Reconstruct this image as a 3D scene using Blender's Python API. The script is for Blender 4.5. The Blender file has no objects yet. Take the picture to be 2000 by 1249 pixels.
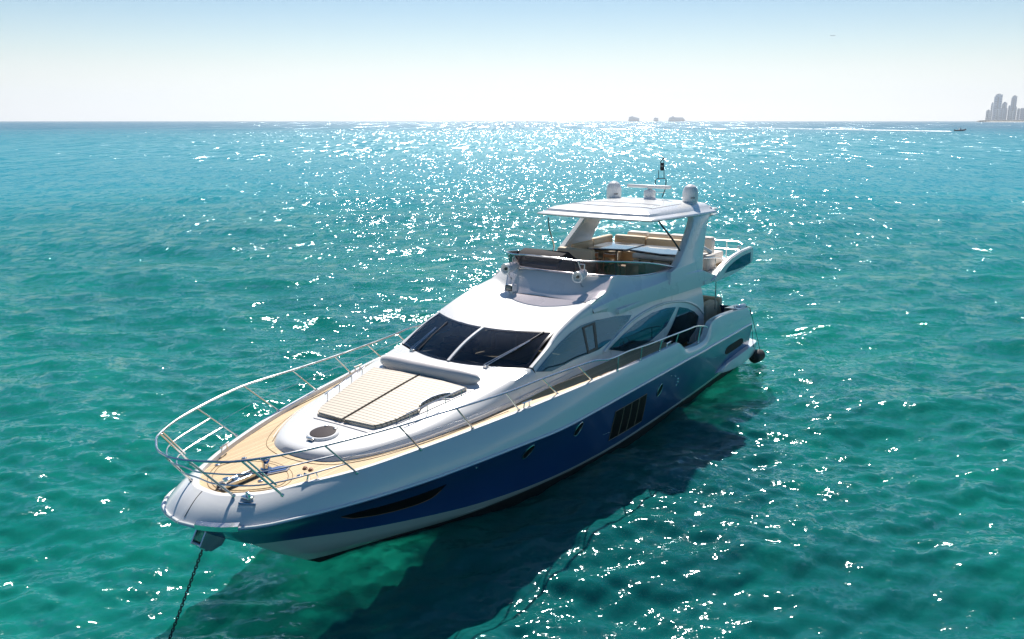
import bpy, bmesh, math, random
import numpy as np
from mathutils import Vector, Matrix, geometry
from mathutils.bvhtree import BVHTree
R_ = math.radians
S = bpy.context.scene
COL = S.collection

# ------------------------------------------------------------------ camera
# world = yacht frame: x forward along the keel, y to port, z up, water at z 0
F_PX, CAM_H, PSI = 1658.0, 8.28, R_(56.1)
PITCH = math.atan((624.5-236.0)/F_PX)
hx = np.array([-math.cos(PSI), -math.sin(PSI)]); px_ = np.array([math.sin(PSI), -math.cos(PSI)])
STERN = np.array([6.54, 30.34])
CAM = np.array([-(STERN@hx), -(STERN@px_), CAM_H])
FWD = np.array([hx[1], px_[1], 0.0]); RGT = np.array([hx[0], px_[0], 0.0]); UP = np.array([0, 0, 1.0])
cam_d = bpy.data.cameras.new('camera'); cam = bpy.data.objects.new('camera', cam_d); COL.objects.link(cam)
cam_d.sensor_width = 36; cam_d.lens = F_PX/2000*36; cam_d.clip_end = 60000; cam_d.clip_start = .1
look = FWD*math.cos(PITCH) - UP*math.sin(PITCH)
cam.location = CAM
cam.rotation_euler = Vector(look).to_track_quat('-Z', 'Y').to_euler()
S.camera = cam

# ------------------------------------------------------------------ light
SUN_AZ, SUN_EL = 2.0, 45.0          # degrees right of the view direction / above the horizon
a_ = R_(SUN_AZ)
sd = FWD*math.cos(a_) + RGT*math.sin(a_)
SUNV = Vector(sd*math.cos(R_(SUN_EL)) + UP*math.sin(R_(SUN_EL)))
W = bpy.data.worlds.new('World'); S.world = W; W.use_nodes = True
wn = W.node_tree.nodes; wl = W.node_tree.links
sky = wn.new('ShaderNodeTexSky'); sky.sky_type = 'NISHITA'; sky.sun_disc = False
sky.sun_elevation = R_(SUN_EL); sky.sun_rotation = math.atan2(sd[0], sd[1])
sky.altitude = 0; sky.air_density = 1.0; sky.dust_density = 0.2; sky.ozone_density = 1.5
hs = wn.new('ShaderNodeHueSaturation'); wl.new(sky.outputs[0], hs.inputs['Color'])
tcw = wn.new('ShaderNodeTexCoord'); sxw = wn.new('ShaderNodeSeparateXYZ'); wl.new(tcw.outputs['Generated'], sxw.inputs[0])
def sky_ramp(stops, sock):      # moisture near the horizon: paler and brighter low down
    r = wn.new('ShaderNodeFloatCurve'); c = r.mapping.curves[0]
    while len(c.points) < len(stops): c.points.new(.5, .5)
    for p_, (x, y) in zip(c.points, stops): p_.location = (x, y/2); p_.handle_type = 'AUTO_CLAMPED'
    r.mapping.update(); m2 = wn.new('ShaderNodeMath'); m2.operation = 'MULTIPLY'; m2.inputs[1].default_value = 2
    wl.new(sxw.outputs['Z'], r.inputs['Value']); wl.new(r.outputs[0], m2.inputs[0]); wl.new(m2.outputs[0], sock)
sky_ramp([(0, .10), (.05, .60), (.13, 1.45), (.22, 1.5), (1, 1.4)], hs.inputs['Saturation'])
sky_ramp([(0, 1.32), (.05, 1.22), (.13, 1.10), (.35, 1.0), (1, 1.0)], hs.inputs['Value'])
wl.new(hs.outputs[0], wn['Background'].inputs[0]); wn['Background'].inputs[1].default_value = 0.05
sl = bpy.data.lights.new('sun', 'SUN'); sl.energy = 5.0; sl.angle = R_(.53); sl.color = (1, .94, .865)
so = bpy.data.objects.new('sun', sl); COL.objects.link(so)
so.rotation_euler = SUNV.to_track_quat('Z', 'Y').to_euler(); so.location = SUNV*100
S.view_settings.view_transform = 'Standard'; S.view_settings.look = 'None'
S.cycles.use_denoising = True; S.cycles.denoiser = 'OPENIMAGEDENOISE'; S.cycles.denoising_input_passes = 'RGB_ALBEDO_NORMAL'
S.cycles.caustics_reflective = False; S.cycles.caustics_refractive = False; S.cycles.max_bounces = 8; S.cycles.transparent_max_bounces = 12
S.view_settings.exposure = 0.66; S.view_settings.gamma = 1

# ------------------------------------------------------------------ helpers
def ray(p):
    u = p[0]-1000; v = p[1]-624.5
    return RGT*u + FWD*(F_PX*math.cos(PITCH)-v*math.sin(PITCH)) - UP*(F_PX*math.sin(PITCH)+v*math.cos(PITCH))
def at(p, **k):
    """the real point on a sight line of the survey photograph at one known coordinate"""
    d = ray(p); i = 'xyz'.index(list(k)[0]); v = list(k.values())[0]
    q = CAM + d*(v-CAM[i])/d[i]
    return Vector(q)
def pchip(xs, ys, x):
    xs = np.asarray(xs, float); ys = np.asarray(ys, float); x = np.asarray(x, float)
    h = np.diff(xs); d = np.diff(ys)/h; m = np.zeros_like(ys)
    m[0], m[-1] = d[0], d[-1]
    for i in range(1, len(xs)-1):
        if d[i-1]*d[i] > 0:
            w1 = 2*h[i]+h[i-1]; w2 = h[i]+2*h[i-1]; m[i] = (w1+w2)/(w1/d[i-1]+w2/d[i])
    i = np.clip(np.searchsorted(xs, x)-1, 0, len(h)-1); t = (x-xs[i])/h[i]
    return ((1+2*t)*(1-t)**2*ys[i] + t*(1-t)**2*h[i]*m[i] + t*t*(3-2*t)*ys[i+1] + t*t*(t-1)*h[i]*m[i+1])
def cr(pts, n):
    """smooth curve through control points, n samples, uniform in control index"""
    P = np.array([tuple(p) for p in pts], float); k = len(P)
    out = []
    for s in np.linspace(0, k-1, n):
        i = min(int(s), k-2); t = s-i
        p0 = P[i-1] if i > 0 else 2*P[0]-P[1]; p1, p2 = P[i], P[i+1]; p3 = P[i+2] if i+2 < k else 2*P[-1]-P[-2]
        out.append(.5*((2*p1)+(-p0+p2)*t+(2*p0-5*p1+4*p2-p3)*t*t+(-p0+3*p1-3*p2+p3)*t**3))
    return np.array(out)
def fx(tab, xs):
    """curve given as rows (x, y, z) -> samples at xs"""
    T = np.array(sorted(tab)); return np.stack([xs, pchip(T[:, 0], T[:, 1], xs), pchip(T[:, 0], T[:, 2], xs)], 1)

ROOT = {}
def thing(name, label, cat, loc=(0, 0, 0), group=None):
    o = bpy.data.objects.new(name, None); COL.objects.link(o); o.location = loc; o.empty_display_size = .3
    o['label'] = label; o['category'] = cat
    if group: o['group'] = group
    return o
def tag(o, label, cat, group=None):
    o['label'] = label; o['category'] = cat
    if group: o['group'] = group
    return o
def origin_of(o):
    v = Vector((0, 0, 0))
    while o is not None: v = v + Vector(o.location); o = o.parent
    return v
def link(name, bm, mat, parent=None, angle=35, smooth=True, label=None, origin=None):
    me = bpy.data.meshes.new(name); bm.normal_update(); 
    off = origin_of(parent) if parent else Vector(origin or (0, 0, 0))
    if off.length: bmesh.ops.translate(bm, verts=bm.verts, vec=-off)
    bm.to_mesh(me); bm.free()
    if smooth:
        me.shade_smooth()
        if angle: me.set_sharp_from_angle(angle=R_(angle))
    for m in (mat if isinstance(mat, (list, tuple)) else [mat]): me.materials.append(m)
    o = bpy.data.objects.new(name, me); COL.objects.link(o)
    if parent: o.parent = parent
    elif origin: o.location = origin
    if label: o['label'] = label
    return o
def fixn(bm): bmesh.ops.recalc_face_normals(bm, faces=bm.faces)
def grid_faces(bm, rows, mat_rows=None, close=False):
    V = [[bm.verts.new(p) for p in r] for r in rows]
    for i in range(len(V)-1):
        for j in range(len(V[i])-1):
            q = [V[i][j], V[i][j+1], V[i+1][j+1], V[i+1][j]]
            try:
                f = bm.faces.new(q)
                if mat_rows: f.material_index = mat_rows[i]
            except ValueError: pass
    return V
def both(rows, centre=False):
    """mirror port rows to starboard; last row lies on the centreline if centre"""
    m = [np.array(r)*np.array([1, -1, 1]) for r in rows]
    return list(rows) + (m[::-1][1:] if centre else m[::-1])
def weld(bm, d=1e-4): bmesh.ops.remove_doubles(bm, verts=bm.verts, dist=d); fixn(bm)
def add_box(bm, lo, hi, bev=0.0, seg=2, rot=None, piv=None):
    b = bmesh.new(); bmesh.ops.create_cube(b, size=1)
    lo, hi = Vector(lo), Vector(hi); c = (lo+hi)/2; s = hi-lo
    for v in b.verts: v.co = Vector((v.co.x*s.x, v.co.y*s.y, v.co.z*s.z))
    if bev: bmesh.ops.bevel(b, geom=b.edges[:], offset=bev, segments=seg, affect='EDGES', profile=.5)
    M = Matrix.Translation(c)
    if rot is not None:
        p = Vector(piv) if piv is not None else c
        M = Matrix.Translation(p) @ rot.to_4x4() @ Matrix.Translation(c-p)
    b.transform(M); me = bpy.data.meshes.new('t'); b.to_mesh(me); b.free(); bm.from_mesh(me); bpy.data.meshes.remove(me)
def add_tube(bm, pts, r, n=8, caps=True, taper=None):
    P = [Vector(p) for p in pts]; rings = []
    up = Vector((0, 0, 1)); prev = None
    for i, p in enumerate(P):
        t = (P[min(i+1, len(P)-1)]-P[max(i-1, 0)]).normalized()
        if prev is None:
            a = t.cross(up if abs(t.z) < .95 else Vector((1, 0, 0))).normalized()
        else: a = (prev - t*prev.dot(t)).normalized()
        prev = a; b = t.cross(a)
        rr = r if taper is None else r*taper[i]
        rings.append([bm.verts.new(p+(a*math.cos(2*math.pi*k/n)+b*math.sin(2*math.pi*k/n))*rr) for k in range(n)])
    for i in range(len(rings)-1):
        for k in range(n): bm.faces.new((rings[i][k], rings[i][(k+1) % n], rings[i+1][(k+1) % n], rings[i+1][k]))
    if caps: bm.faces.new(rings[0][::-1]); bm.faces.new(rings[-1])
def add_lathe(bm, prof, c, axis=(0, 0, 1), n=24):
    """prof = [(radius, height)], revolved about axis at c"""
    ax = Vector(axis).normalized(); q = Vector((0, 0, 1)).rotation_difference(ax); c = Vector(c); rings = []
    for r, h in prof:
        if r < 1e-5: rings.append([bm.verts.new(c+q@Vector((0, 0, h)))])
        else: rings.append([bm.verts.new(c+q@Vector((r*math.cos(2*math.pi*k/n), r*math.sin(2*math.pi*k/n), h))) for k in range(n)])
    for a, b in zip(rings, rings[1:]):
        for k in range(n):
            if len(a) == 1 and len(b) == 1: continue
            if len(a) == 1: bm.faces.new((a[0], b[(k+1) % n], b[k]))
            elif len(b) == 1: bm.faces.new((a[k], a[(k+1) % n], b[0]))
            else: bm.faces.new((a[k], a[(k+1) % n], b[(k+1) % n], b[k]))
def add_prism(bm, pts, d):
    """polygon pts extruded by vector d"""
    d = Vector(d); A = [bm.verts.new(p) for p in pts]; B = [bm.verts.new(Vector(p)+d) for p in pts]
    n = len(A); bm.faces.new(A); bm.faces.new(B[::-1])
    for i in range(n): bm.faces.new((A[i], B[i], B[(i+1) % n], A[(i+1) % n]))
def bvh_of(*objs):
    bm = bmesh.new()
    for o in objs:
        b = bmesh.new(); b.from_mesh(o.data); b.transform(Matrix.Translation(origin_of(o)))
        me = bpy.data.meshes.new('t'); b.to_mesh(me); b.free(); bm.from_mesh(me); bpy.data.meshes.remove(me)
    t = BVHTree.FromBMesh(bm); bm.free(); return t
def on(p, tree, off=0.0):
    """survey sight line p met with a surface, moved off along its normal"""
    o = Vector(CAM); d = Vector(ray(p)).normalized(); h = tree.ray_cast(o, d)
    if h[0] is None: return None
    n = h[1] if h[1].dot(d) < 0 else -h[1]
    return h[0]+n*off
def dens(poly, step, closed=True):
    out = []; n = len(poly)
    for i in range(n if closed else n-1):
        a = Vector(poly[i]); b = Vector(poly[(i+1) % n]); k = max(1, int((b-a).length/step))
        out += [a.lerp(b, t/k) for t in range(k)]
    if not closed: out.append(Vector(poly[-1]))
    return out
def smooth_poly(poly, n, closed=True):
    P = [Vector(p) for p in poly]; k = len(P); out = []
    for i in range(k):
        p0, p1, p2, p3 = P[i-1], P[i], P[(i+1) % k], P[(i+2) % k]
        for s in range(n):
            t = s/n; out.append(.5*((2*p1)+(-p0+p2)*t+(2*p0-5*p1+4*p2-p3)*t*t+(-p0+3*p1-3*p2+p3)*t**3))
    return out
def panel(bm, poly, lift, off, step, depth=.015, mi=0, sides=1):
    """a thin panel that follows a surface: poly in 2D, lift(u, v, off) -> 3D point on it"""
    bd = dens(poly, step); inner = []
    xs = [p.x for p in bd]; ys = [p.y for p in bd]
    y = min(ys)+step*.5
    while y < max(ys):
        x = min(xs)+step*.5
        while x < max(xs):
            q = Vector((x, y)); c = False; j = len(bd)-1
            for i in range(len(bd)):
                if (bd[i].y > y) != (bd[j].y > y) and x < (bd[j].x-bd[i].x)*(y-bd[i].y)/(bd[j].y-bd[i].y)+bd[i].x: c = not c
                j = i
            if c and min((q-b).length for b in bd) > step*.45: inner.append(q)
            x += step
        y += step
    n = len(bd)
    vs, es, fs, *_ = geometry.delaunay_2d_cdt(bd+inner, [(i, (i+1) % n) for i in range(n)], [], 1, 1e-5)
    top = []
    for v in vs:
        p = lift(v.x, v.y, off); top.append(bm.verts.new(p) if p is not None else None)
    F = []
    for f in fs:
        if any(top[i] is None for i in f): continue
        try: ff = bm.faces.new([top[i] for i in f]); ff.material_index = mi; F.append(ff)
        except ValueError: pass
    if depth:
        bot = {}
        for e in es:
            pass
        bnd = [e for f in F for e in f.edges if len(e.link_faces) == 1]
        for e in set(bnd):
            a, b = e.verts
            for v in (a, b):
                if v not in bot:
                    i = top.index(v); q = lift(vs[i].x, vs[i].y, off-depth); bot[v] = bm.verts.new(q)
            try: ff = bm.faces.new((a, b, bot[b], bot[a])); ff.material_index = mi
            except ValueError: pass
    return F

# ------------------------------------------------------------------ materials
MATS = {}
def mat(name, base=(.8, .8, .8), rough=.5, metal=0, coat=0, spec=.5, **k):
    m = bpy.data.materials.new(name); m.use_nodes = True; n = m.node_tree.nodes; l = m.node_tree.links
    b = n['Principled BSDF']; b.inputs['Base Color'].default_value = (*base, 1); b.inputs['Roughness'].default_value = rough
    b.inputs['Metallic'].default_value = metal; b.inputs['Coat Weight'].default_value = coat; b.inputs['Coat Roughness'].default_value = .04
    b.inputs['Specular IOR Level'].default_value = spec
    for kk, v in k.items(): b.inputs[kk.replace('_', ' ')].default_value = v
    MATS[name] = m; return m
def N(m, t, **k):
    o = m.node_tree.nodes.new(t)
    for kk, v in k.items(): setattr(o, kk, v)
    return o
def L(m, a, b): m.node_tree.links.new(a, b)
def bsdf(m): return m.node_tree.nodes['Principled BSDF']
def vary(m, scale=3, amt=.08, rough_amt=.12, bump=0.0, bscale=40):
    """soft real-world unevenness of colour and gloss"""
    b = bsdf(m); tc = N(m, 'ShaderNodeTexCoord'); nz = N(m, 'ShaderNodeTexNoise'); nz.inputs['Scale'].default_value = scale; nz.inputs['Detail'].default_value = 5
    L(m, tc.outputs['Object'], nz.inputs['Vector'])
    c = tuple(b.inputs['Base Color'].default_value)[:3]
    mx = N(m, 'ShaderNodeMix', data_type='RGBA'); mx.inputs[6].default_value = (*[x*(1-amt) for x in c], 1); mx.inputs[7].default_value = (*[min(1, x*(1+amt)) for x in c], 1)
    L(m, nz.outputs[0], mx.inputs[0]); L(m, mx.outputs[2], b.inputs['Base Color'])
    mr = N(m, 'ShaderNodeMapRange'); r = b.inputs['Roughness'].default_value
    mr.inputs['To Min'].default_value = max(0, r-rough_amt*.5); mr.inputs['To Max'].default_value = r+rough_amt
    L(m, nz.outputs[0], mr.inputs[0]); L(m, mr.outputs[0], b.inputs['Roughness'])
    if bump:
        n2 = N(m, 'ShaderNodeTexNoise'); n2.inputs['Scale'].default_value = bscale; L(m, tc.outputs['Object'], n2.inputs['Vector'])
        bp = N(m, 'ShaderNodeBump'); bp.inputs['Strength'].default_value = bump; bp.inputs['Distance'].default_value = .01
        L(m, n2.outputs[0], bp.inputs['Height']); L(m, bp.outputs[0], b.inputs['Normal'])
    return m
M_white = vary(mat('white_gelcoat', (.75, .745, .73), .26, coat=.5), 1.2, .025, .1)
M_white2 = vary(mat('white_hull_gelcoat', (.76, .765, .76), .16, coat=.8), .8, .02, .06)
M_blue = vary(mat('navy_metallic_paint', (.013, .070, .235), .33, metal=.25, coat=.6), .7, .12, .06)
M_black = vary(mat('black_antifouling', (.012, .012, .013), .7), 4, .3)
M_dark = mat('black_gloss_panel', (.006, .006, .008), .12, coat=.5)
M_bar = mat('weathered_bronze_bar', (.30, .24, .18), .5)
M_margin = mat('tan_caulking', (.22, .15, .08), .8)
M_vblack = mat('matt_black_grille', (.004, .004, .005), .6, spec=.15)
M_hatch = mat('smoked_hatch_pane', (.05, .042, .046), .65, spec=.1)
M_rub = mat('steel_rubbing_strake', (.55, .58, .6), .2, metal=1)
M_steel = vary(mat('stainless_steel', (.62, .62, .62), .16, metal=1), 6, .05, .1)
M_chrome = mat('polished_steel', (.7, .7, .7), .08, metal=1)
M_teakseam = mat('dark_seam', (.03, .025, .02), .8)
M_cush = vary(mat('cream_sunpad_vinyl', (.72, .64, .52), .55), 2, .05)
M_grey = vary(mat('grey_vinyl', (.62, .585, .57), .5), 3, .05, bump=.15, bscale=9)
M_beige = vary(mat('beige_upholstery', (.66, .52, .36), .6), 3, .06, bump=.2, bscale=7)
M_pale = vary(mat('pale_upholstery', (.66, .61, .55), .6), 3, .05, bump=.2, bscale=6)
M_dash = mat('dark_dash_vinyl', (.022, .022, .028), .75, spec=.12)
M_console = vary(mat('grey_console', (.17, .165, .18), .4), 3, .04)
M_wood = mat('varnished_wood', (.30, .12, .045), .3, coat=.5)
M_table = mat('glossy_table_top', (.30, .36, .45), .12, coat=1)
M_rubber = vary(mat('black_fender_cover', (.018, .018, .02), .65), 9, .3)
M_rope = mat('dark_rope', (.02, .02, .025), .9)
M_chain = mat('galvanised_chain', (.10, .10, .10), .55, metal=.6)
M_red = mat('life_ring_orange', (.7, .12, .03), .5)
M_mast = mat('dark_mast_paint', (.03, .03, .035), .4)
M_lens = mat('lamp_lens', (.2, .2, .2), .05, metal=.5)

def thin_glass(name, tint, refl, gcol=(1, 1, 1)):
    m = bpy.data.materials.new(name); m.use_nodes = True; n = m.node_tree.nodes; n.remove(n['Principled BSDF'])
    tr = N(m, 'ShaderNodeBsdfTransparent'); tr.inputs[0].default_value = (*tint, 1)
    gl = N(m, 'ShaderNodeBsdfGlossy'); gl.inputs['Roughness'].default_value = .015; gl.inputs[0].default_value = (*gcol, 1)
    fr = N(m, 'ShaderNodeFresnel'); fr.inputs[0].default_value = refl
    mx = N(m, 'ShaderNodeMixShader'); L(m, fr.outputs[0], mx.inputs[0]); L(m, tr.outputs[0], mx.inputs[1]); L(m, gl.outputs[0], mx.inputs[2])
    L(m, mx.outputs[0], n['Material Output'].inputs['Surface']); return m
M_wind = thin_glass('tinted_windshield_glass', (.78, .84, .86), 1.5)
M_tint = thin_glass('side_glass', (.13, .19, .21), 2.4, (.30, .62, .90))
M_vent = thin_glass('smoked_screen_glass', (.40, .36, .38), 1.45)

def teak():
    m = mat('teak_planking', (.5, .35, .2), .6); b = bsdf(m)
    tc = N(m, 'ShaderNodeTexCoord'); sp = N(m, 'ShaderNodeSeparateXYZ'); L(m, tc.outputs['Object'], sp.inputs[0])
    # planks run fore and aft, 55 mm wide
    dv = N(m, 'ShaderNodeMath', operation='MULTIPLY'); dv.inputs[1].default_value = 1/.055; L(m, sp.outputs['Y'], dv.inputs[0])
    fl = N(m, 'ShaderNodeMath', operation='FLOOR'); L(m, dv.outputs[0], fl.inputs[0])
    wn_ = N(m, 'ShaderNodeTexWhiteNoise', noise_dimensions='1D'); L(m, fl.outputs[0], wn_.inputs['W'])
    mp = N(m, 'ShaderNodeMapping'); mp.inputs['Scale'].default_value = (2, 30, 2); L(m, tc.outputs['Object'], mp.inputs[0])
    nz = N(m, 'ShaderNodeTexNoise'); nz.inputs['Scale'].default_value = 2.5; nz.inputs['Detail'].default_value = 6; L(m, mp.outputs[0], nz.inputs['Vector'])
    ad = N(m, 'ShaderNodeMath', operation='ADD'); L(m, wn_.outputs[0], ad.inputs[0]); L(m, nz.outputs[0], ad.inputs[1])
    rp = N(m, 'ShaderNodeMapRange'); rp.inputs['From Max'].default_value = 1.8; L(m, ad.outputs[0], rp.inputs[0])
    mx = N(m, 'ShaderNodeMix', data_type='RGBA'); mx.inputs[6].default_value = (.42, .28, .13, 1); mx.inputs[7].default_value = (.64, .47, .25, 1); L(m, rp.outputs[0], mx.inputs[0])
    fr = N(m, 'ShaderNodeMath', operation='FRACT'); L(m, dv.outputs[0], fr.inputs[0])
    lt = N(m, 'ShaderNodeMath', operation='LESS_THAN'); lt.inputs[1].default_value = .10; L(m, fr.outputs[0], lt.inputs[0])
    m2 = N(m, 'ShaderNodeMix', data_type='RGBA'); L(m, lt.outputs[0], m2.inputs[0]); L(m, mx.outputs[2], m2.inputs[6]); m2.inputs[7].default_value = (.12, .085, .06, 1)
    L(m, m2.outputs[2], b.inputs['Base Color']); return m
M_teak = teak()
def quilt():
    m = mat('quilted_sunpad', (.72, .63, .50), .55); b = bsdf(m)
    tc = N(m, 'ShaderNodeTexCoord'); sp = N(m, 'ShaderNodeSeparateXYZ'); L(m, tc.outputs['Object'], sp.inputs[0])
    outs = []
    for ax, pitch, w in (('X', .098, .13), ('Y', .135, .05)):
        dv = N(m, 'ShaderNodeMath', operation='MULTIPLY'); dv.inputs[1].default_value = 1/pitch; L(m, sp.outputs[ax], dv.inputs[0])
        fr = N(m, 'ShaderNodeMath', operation='PINGPONG'); fr.inputs[1].default_value = .5; L(m, dv.outputs[0], fr.inputs[0])
        mr = N(m, 'ShaderNodeMapRange', interpolation_type='SMOOTHSTEP'); mr.inputs['From Max'].default_value = w*1.3; L(m, fr.outputs[0], mr.inputs[0]); outs.append(mr.outputs[0])
    mn = N(m, 'ShaderNodeMath', operation='MULTIPLY'); L(m, outs[0], mn.inputs[0]); 
    hf = N(m, 'ShaderNodeMapRange'); hf.inputs['To Min'].default_value = .93; L(m, outs[1], hf.inputs[0]); L(m, hf.outputs[0], mn.inputs[1])
    mx = N(m, 'ShaderNodeMix', data_type='RGBA'); L(m, mn.outputs[0], mx.inputs[0]); mx.inputs[6].default_value = (.13, .11, .085, 1); mx.inputs[7].default_value = (.55, .48, .385, 1)
    L(m, mx.outputs[2], b.inputs['Base Color'])
    bp = N(m, 'ShaderNodeBump'); bp.inputs['Strength'].default_value = .3; bp.inputs['Distance'].default_value = .010; L(m, outs[0], bp.inputs['Height']); L(m, bp.outputs[0], b.inputs['Normal'])
    return m
M_quilt = quilt()

FACETS = ((.24, .8, (20, 70, 150, 300), .38), (.75, 6.0, (100, 240, 600, 1000), .52), (2.6, 100., (500, 1000, 3000, 5000), .55), (9., 900., (2600, 4200, 1e5, 2e5), .54))
def facets(m, geo, tot):
    """wavelets too small to model one by one: patches of sea surface, each with its own slope"""
    du = N(m, 'ShaderNodeVectorMath', operation='DOT_PRODUCT'); L(m, geo.outputs['Position'], du.inputs[0]); du.inputs[1].default_value = tuple(RGT)
    dv = N(m, 'ShaderNodeVectorMath', operation='DOT_PRODUCT'); L(m, geo.outputs['Position'], dv.inputs[0]); dv.inputs[1].default_value = tuple(FWD)
    ln = N(m, 'ShaderNodeVectorMath', operation='DISTANCE'); L(m, geo.outputs['Position'], ln.inputs[0]); ln.inputs[1].default_value = (24, 6, 0)
    for su, sv, (a0, a1, b0, b1), amp in FACETS:
        up = N(m, 'ShaderNodeMapRange', interpolation_type='SMOOTHSTEP'); up.inputs['From Min'].default_value = a0; up.inputs['From Max'].default_value = a1; L(m, ln.outputs['Value'], up.inputs[0])
        dn = N(m, 'ShaderNodeMapRange', interpolation_type='SMOOTHSTEP'); dn.inputs['From Min'].default_value = b0; dn.inputs['From Max'].default_value = b1; dn.inputs['To Min'].default_value = 1; dn.inputs['To Max'].default_value = 0; L(m, ln.outputs['Value'], dn.inputs[0])
        w = N(m, 'ShaderNodeMath', operation='MULTIPLY'); L(m, up.outputs[0], w.inputs[0]); L(m, dn.outputs[0], w.inputs[1])
        for k in (0, 1):
            cu = N(m, 'ShaderNodeMath', operation='MULTIPLY'); cu.inputs[1].default_value = 1/(su*(1+.7*k)); L(m, du.outputs['Value'], cu.inputs[0])
            cv = N(m, 'ShaderNodeMath', operation='MULTIPLY'); cv.inputs[1].default_value = 1/(sv*(1+.9*k)); L(m, dv.outputs['Value'], cv.inputs[0])
            cb = N(m, 'ShaderNodeCombineXYZ'); L(m, cu.outputs[0], cb.inputs[0]); L(m, cv.outputs[0], cb.inputs[1]); cb.inputs[2].default_value = 7.3*k+su
            vo = N(m, 'ShaderNodeTexVoronoi', feature='F1'); vo.voronoi_dimensions = '2D'; vo.inputs['Scale'].default_value = 1; L(m, cb.outputs[0], vo.inputs['Vector'])
            sb = N(m, 'ShaderNodeVectorMath', operation='SUBTRACT'); L(m, vo.outputs['Color'], sb.inputs[0]); sb.inputs[1].default_value = (.5, .5, .5)
            fl = N(m, 'ShaderNodeVectorMath', operation='MULTIPLY'); L(m, sb.outputs[0], fl.inputs[0]); fl.inputs[1].default_value = (amp*(.9 if su > 2 else 1), amp*(.9 if su > 2 else 1), 0)
            sc = N(m, 'ShaderNodeVectorMath', operation='SCALE'); L(m, fl.outputs[0], sc.inputs[0]); L(m, w.outputs[0], sc.inputs['Scale'])
            ad = N(m, 'ShaderNodeVectorMath', operation='ADD'); L(m, tot.outputs[0], ad.inputs[0]); L(m, sc.outputs[0], ad.inputs[1]); tot = ad
    return tot
def ripple_normal(m, geo, scales, far=None):
    rot = N(m, 'ShaderNodeMapping'); rot.inputs['Rotation'].default_value = (0, 0, R_(-34)); L(m, geo.outputs['Position'], rot.inputs[0])
    tot = None
    for sc, amp, st, det in scales:
        mp = N(m, 'ShaderNodeMapping'); mp.inputs['Scale'].default_value = (sc, sc*st, sc); L(m, rot.outputs[0], mp.inputs[0])
        nz = N(m, 'ShaderNodeTexNoise'); nz.inputs['Scale'].default_value = 1; nz.inputs['Detail'].default_value = det; L(m, mp.outputs[0], nz.inputs['Vector'])
        sb = N(m, 'ShaderNodeVectorMath', operation='SUBTRACT'); L(m, nz.outputs['Color'], sb.inputs[0]); sb.inputs[1].default_value = (.5, .5, .5)
        sc_ = N(m, 'ShaderNodeVectorMath', operation='MULTIPLY'); L(m, sb.outputs[0], sc_.inputs[0]); sc_.inputs[1].default_value = (amp, amp*.8, 0)
        if sc > 2 and far is not None:
            fd = N(m, 'ShaderNodeMapRange'); L(m, far, fd.inputs[0]); fd.inputs['To Min'].default_value = 1; fd.inputs['To Max'].default_value = .12
            s2 = N(m, 'ShaderNodeVectorMath', operation='SCALE'); L(m, sc_.outputs[0], s2.inputs[0]); L(m, fd.outputs[0], s2.inputs['Scale']); sc_ = s2
        if tot is None: tot = sc_
        else:
            ad = N(m, 'ShaderNodeVectorMath', operation='ADD'); L(m, tot.outputs[0], ad.inputs[0]); L(m, sc_.outputs[0], ad.inputs[1]); tot = ad
    rb = N(m, 'ShaderNodeVectorRotate', rotation_type='Z_AXIS'); rb.inputs['Angle'].default_value = R_(34); L(m, tot.outputs[0], rb.inputs['Vector'])
    if far is not None: rb = facets(m, geo, rb)
    ad = N(m, 'ShaderNodeVectorMath', operation='ADD'); L(m, rb.outputs[0], ad.inputs[0]); L(m, geo.outputs['Normal'], ad.inputs[1])
    nm = N(m, 'ShaderNodeVectorMath', operation='NORMALIZE'); L(m, ad.outputs[0], nm.inputs[0]); return nm.outputs[0]
def dist_ramp(m, geo, lo, hi, c=(18, 2, 0)):
    ln = N(m, 'ShaderNodeVectorMath', operation='DISTANCE'); L(m, geo.outputs['Position'], ln.inputs[0]); ln.inputs[1].default_value = c
    dm = N(m, 'ShaderNodeMapRange', interpolation_type='SMOOTHSTEP'); dm.inputs['From Min'].default_value = lo; dm.inputs['From Max'].default_value = hi
    L(m, ln.outputs['Value'], dm.inputs[0]); return dm.outputs[0]
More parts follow.
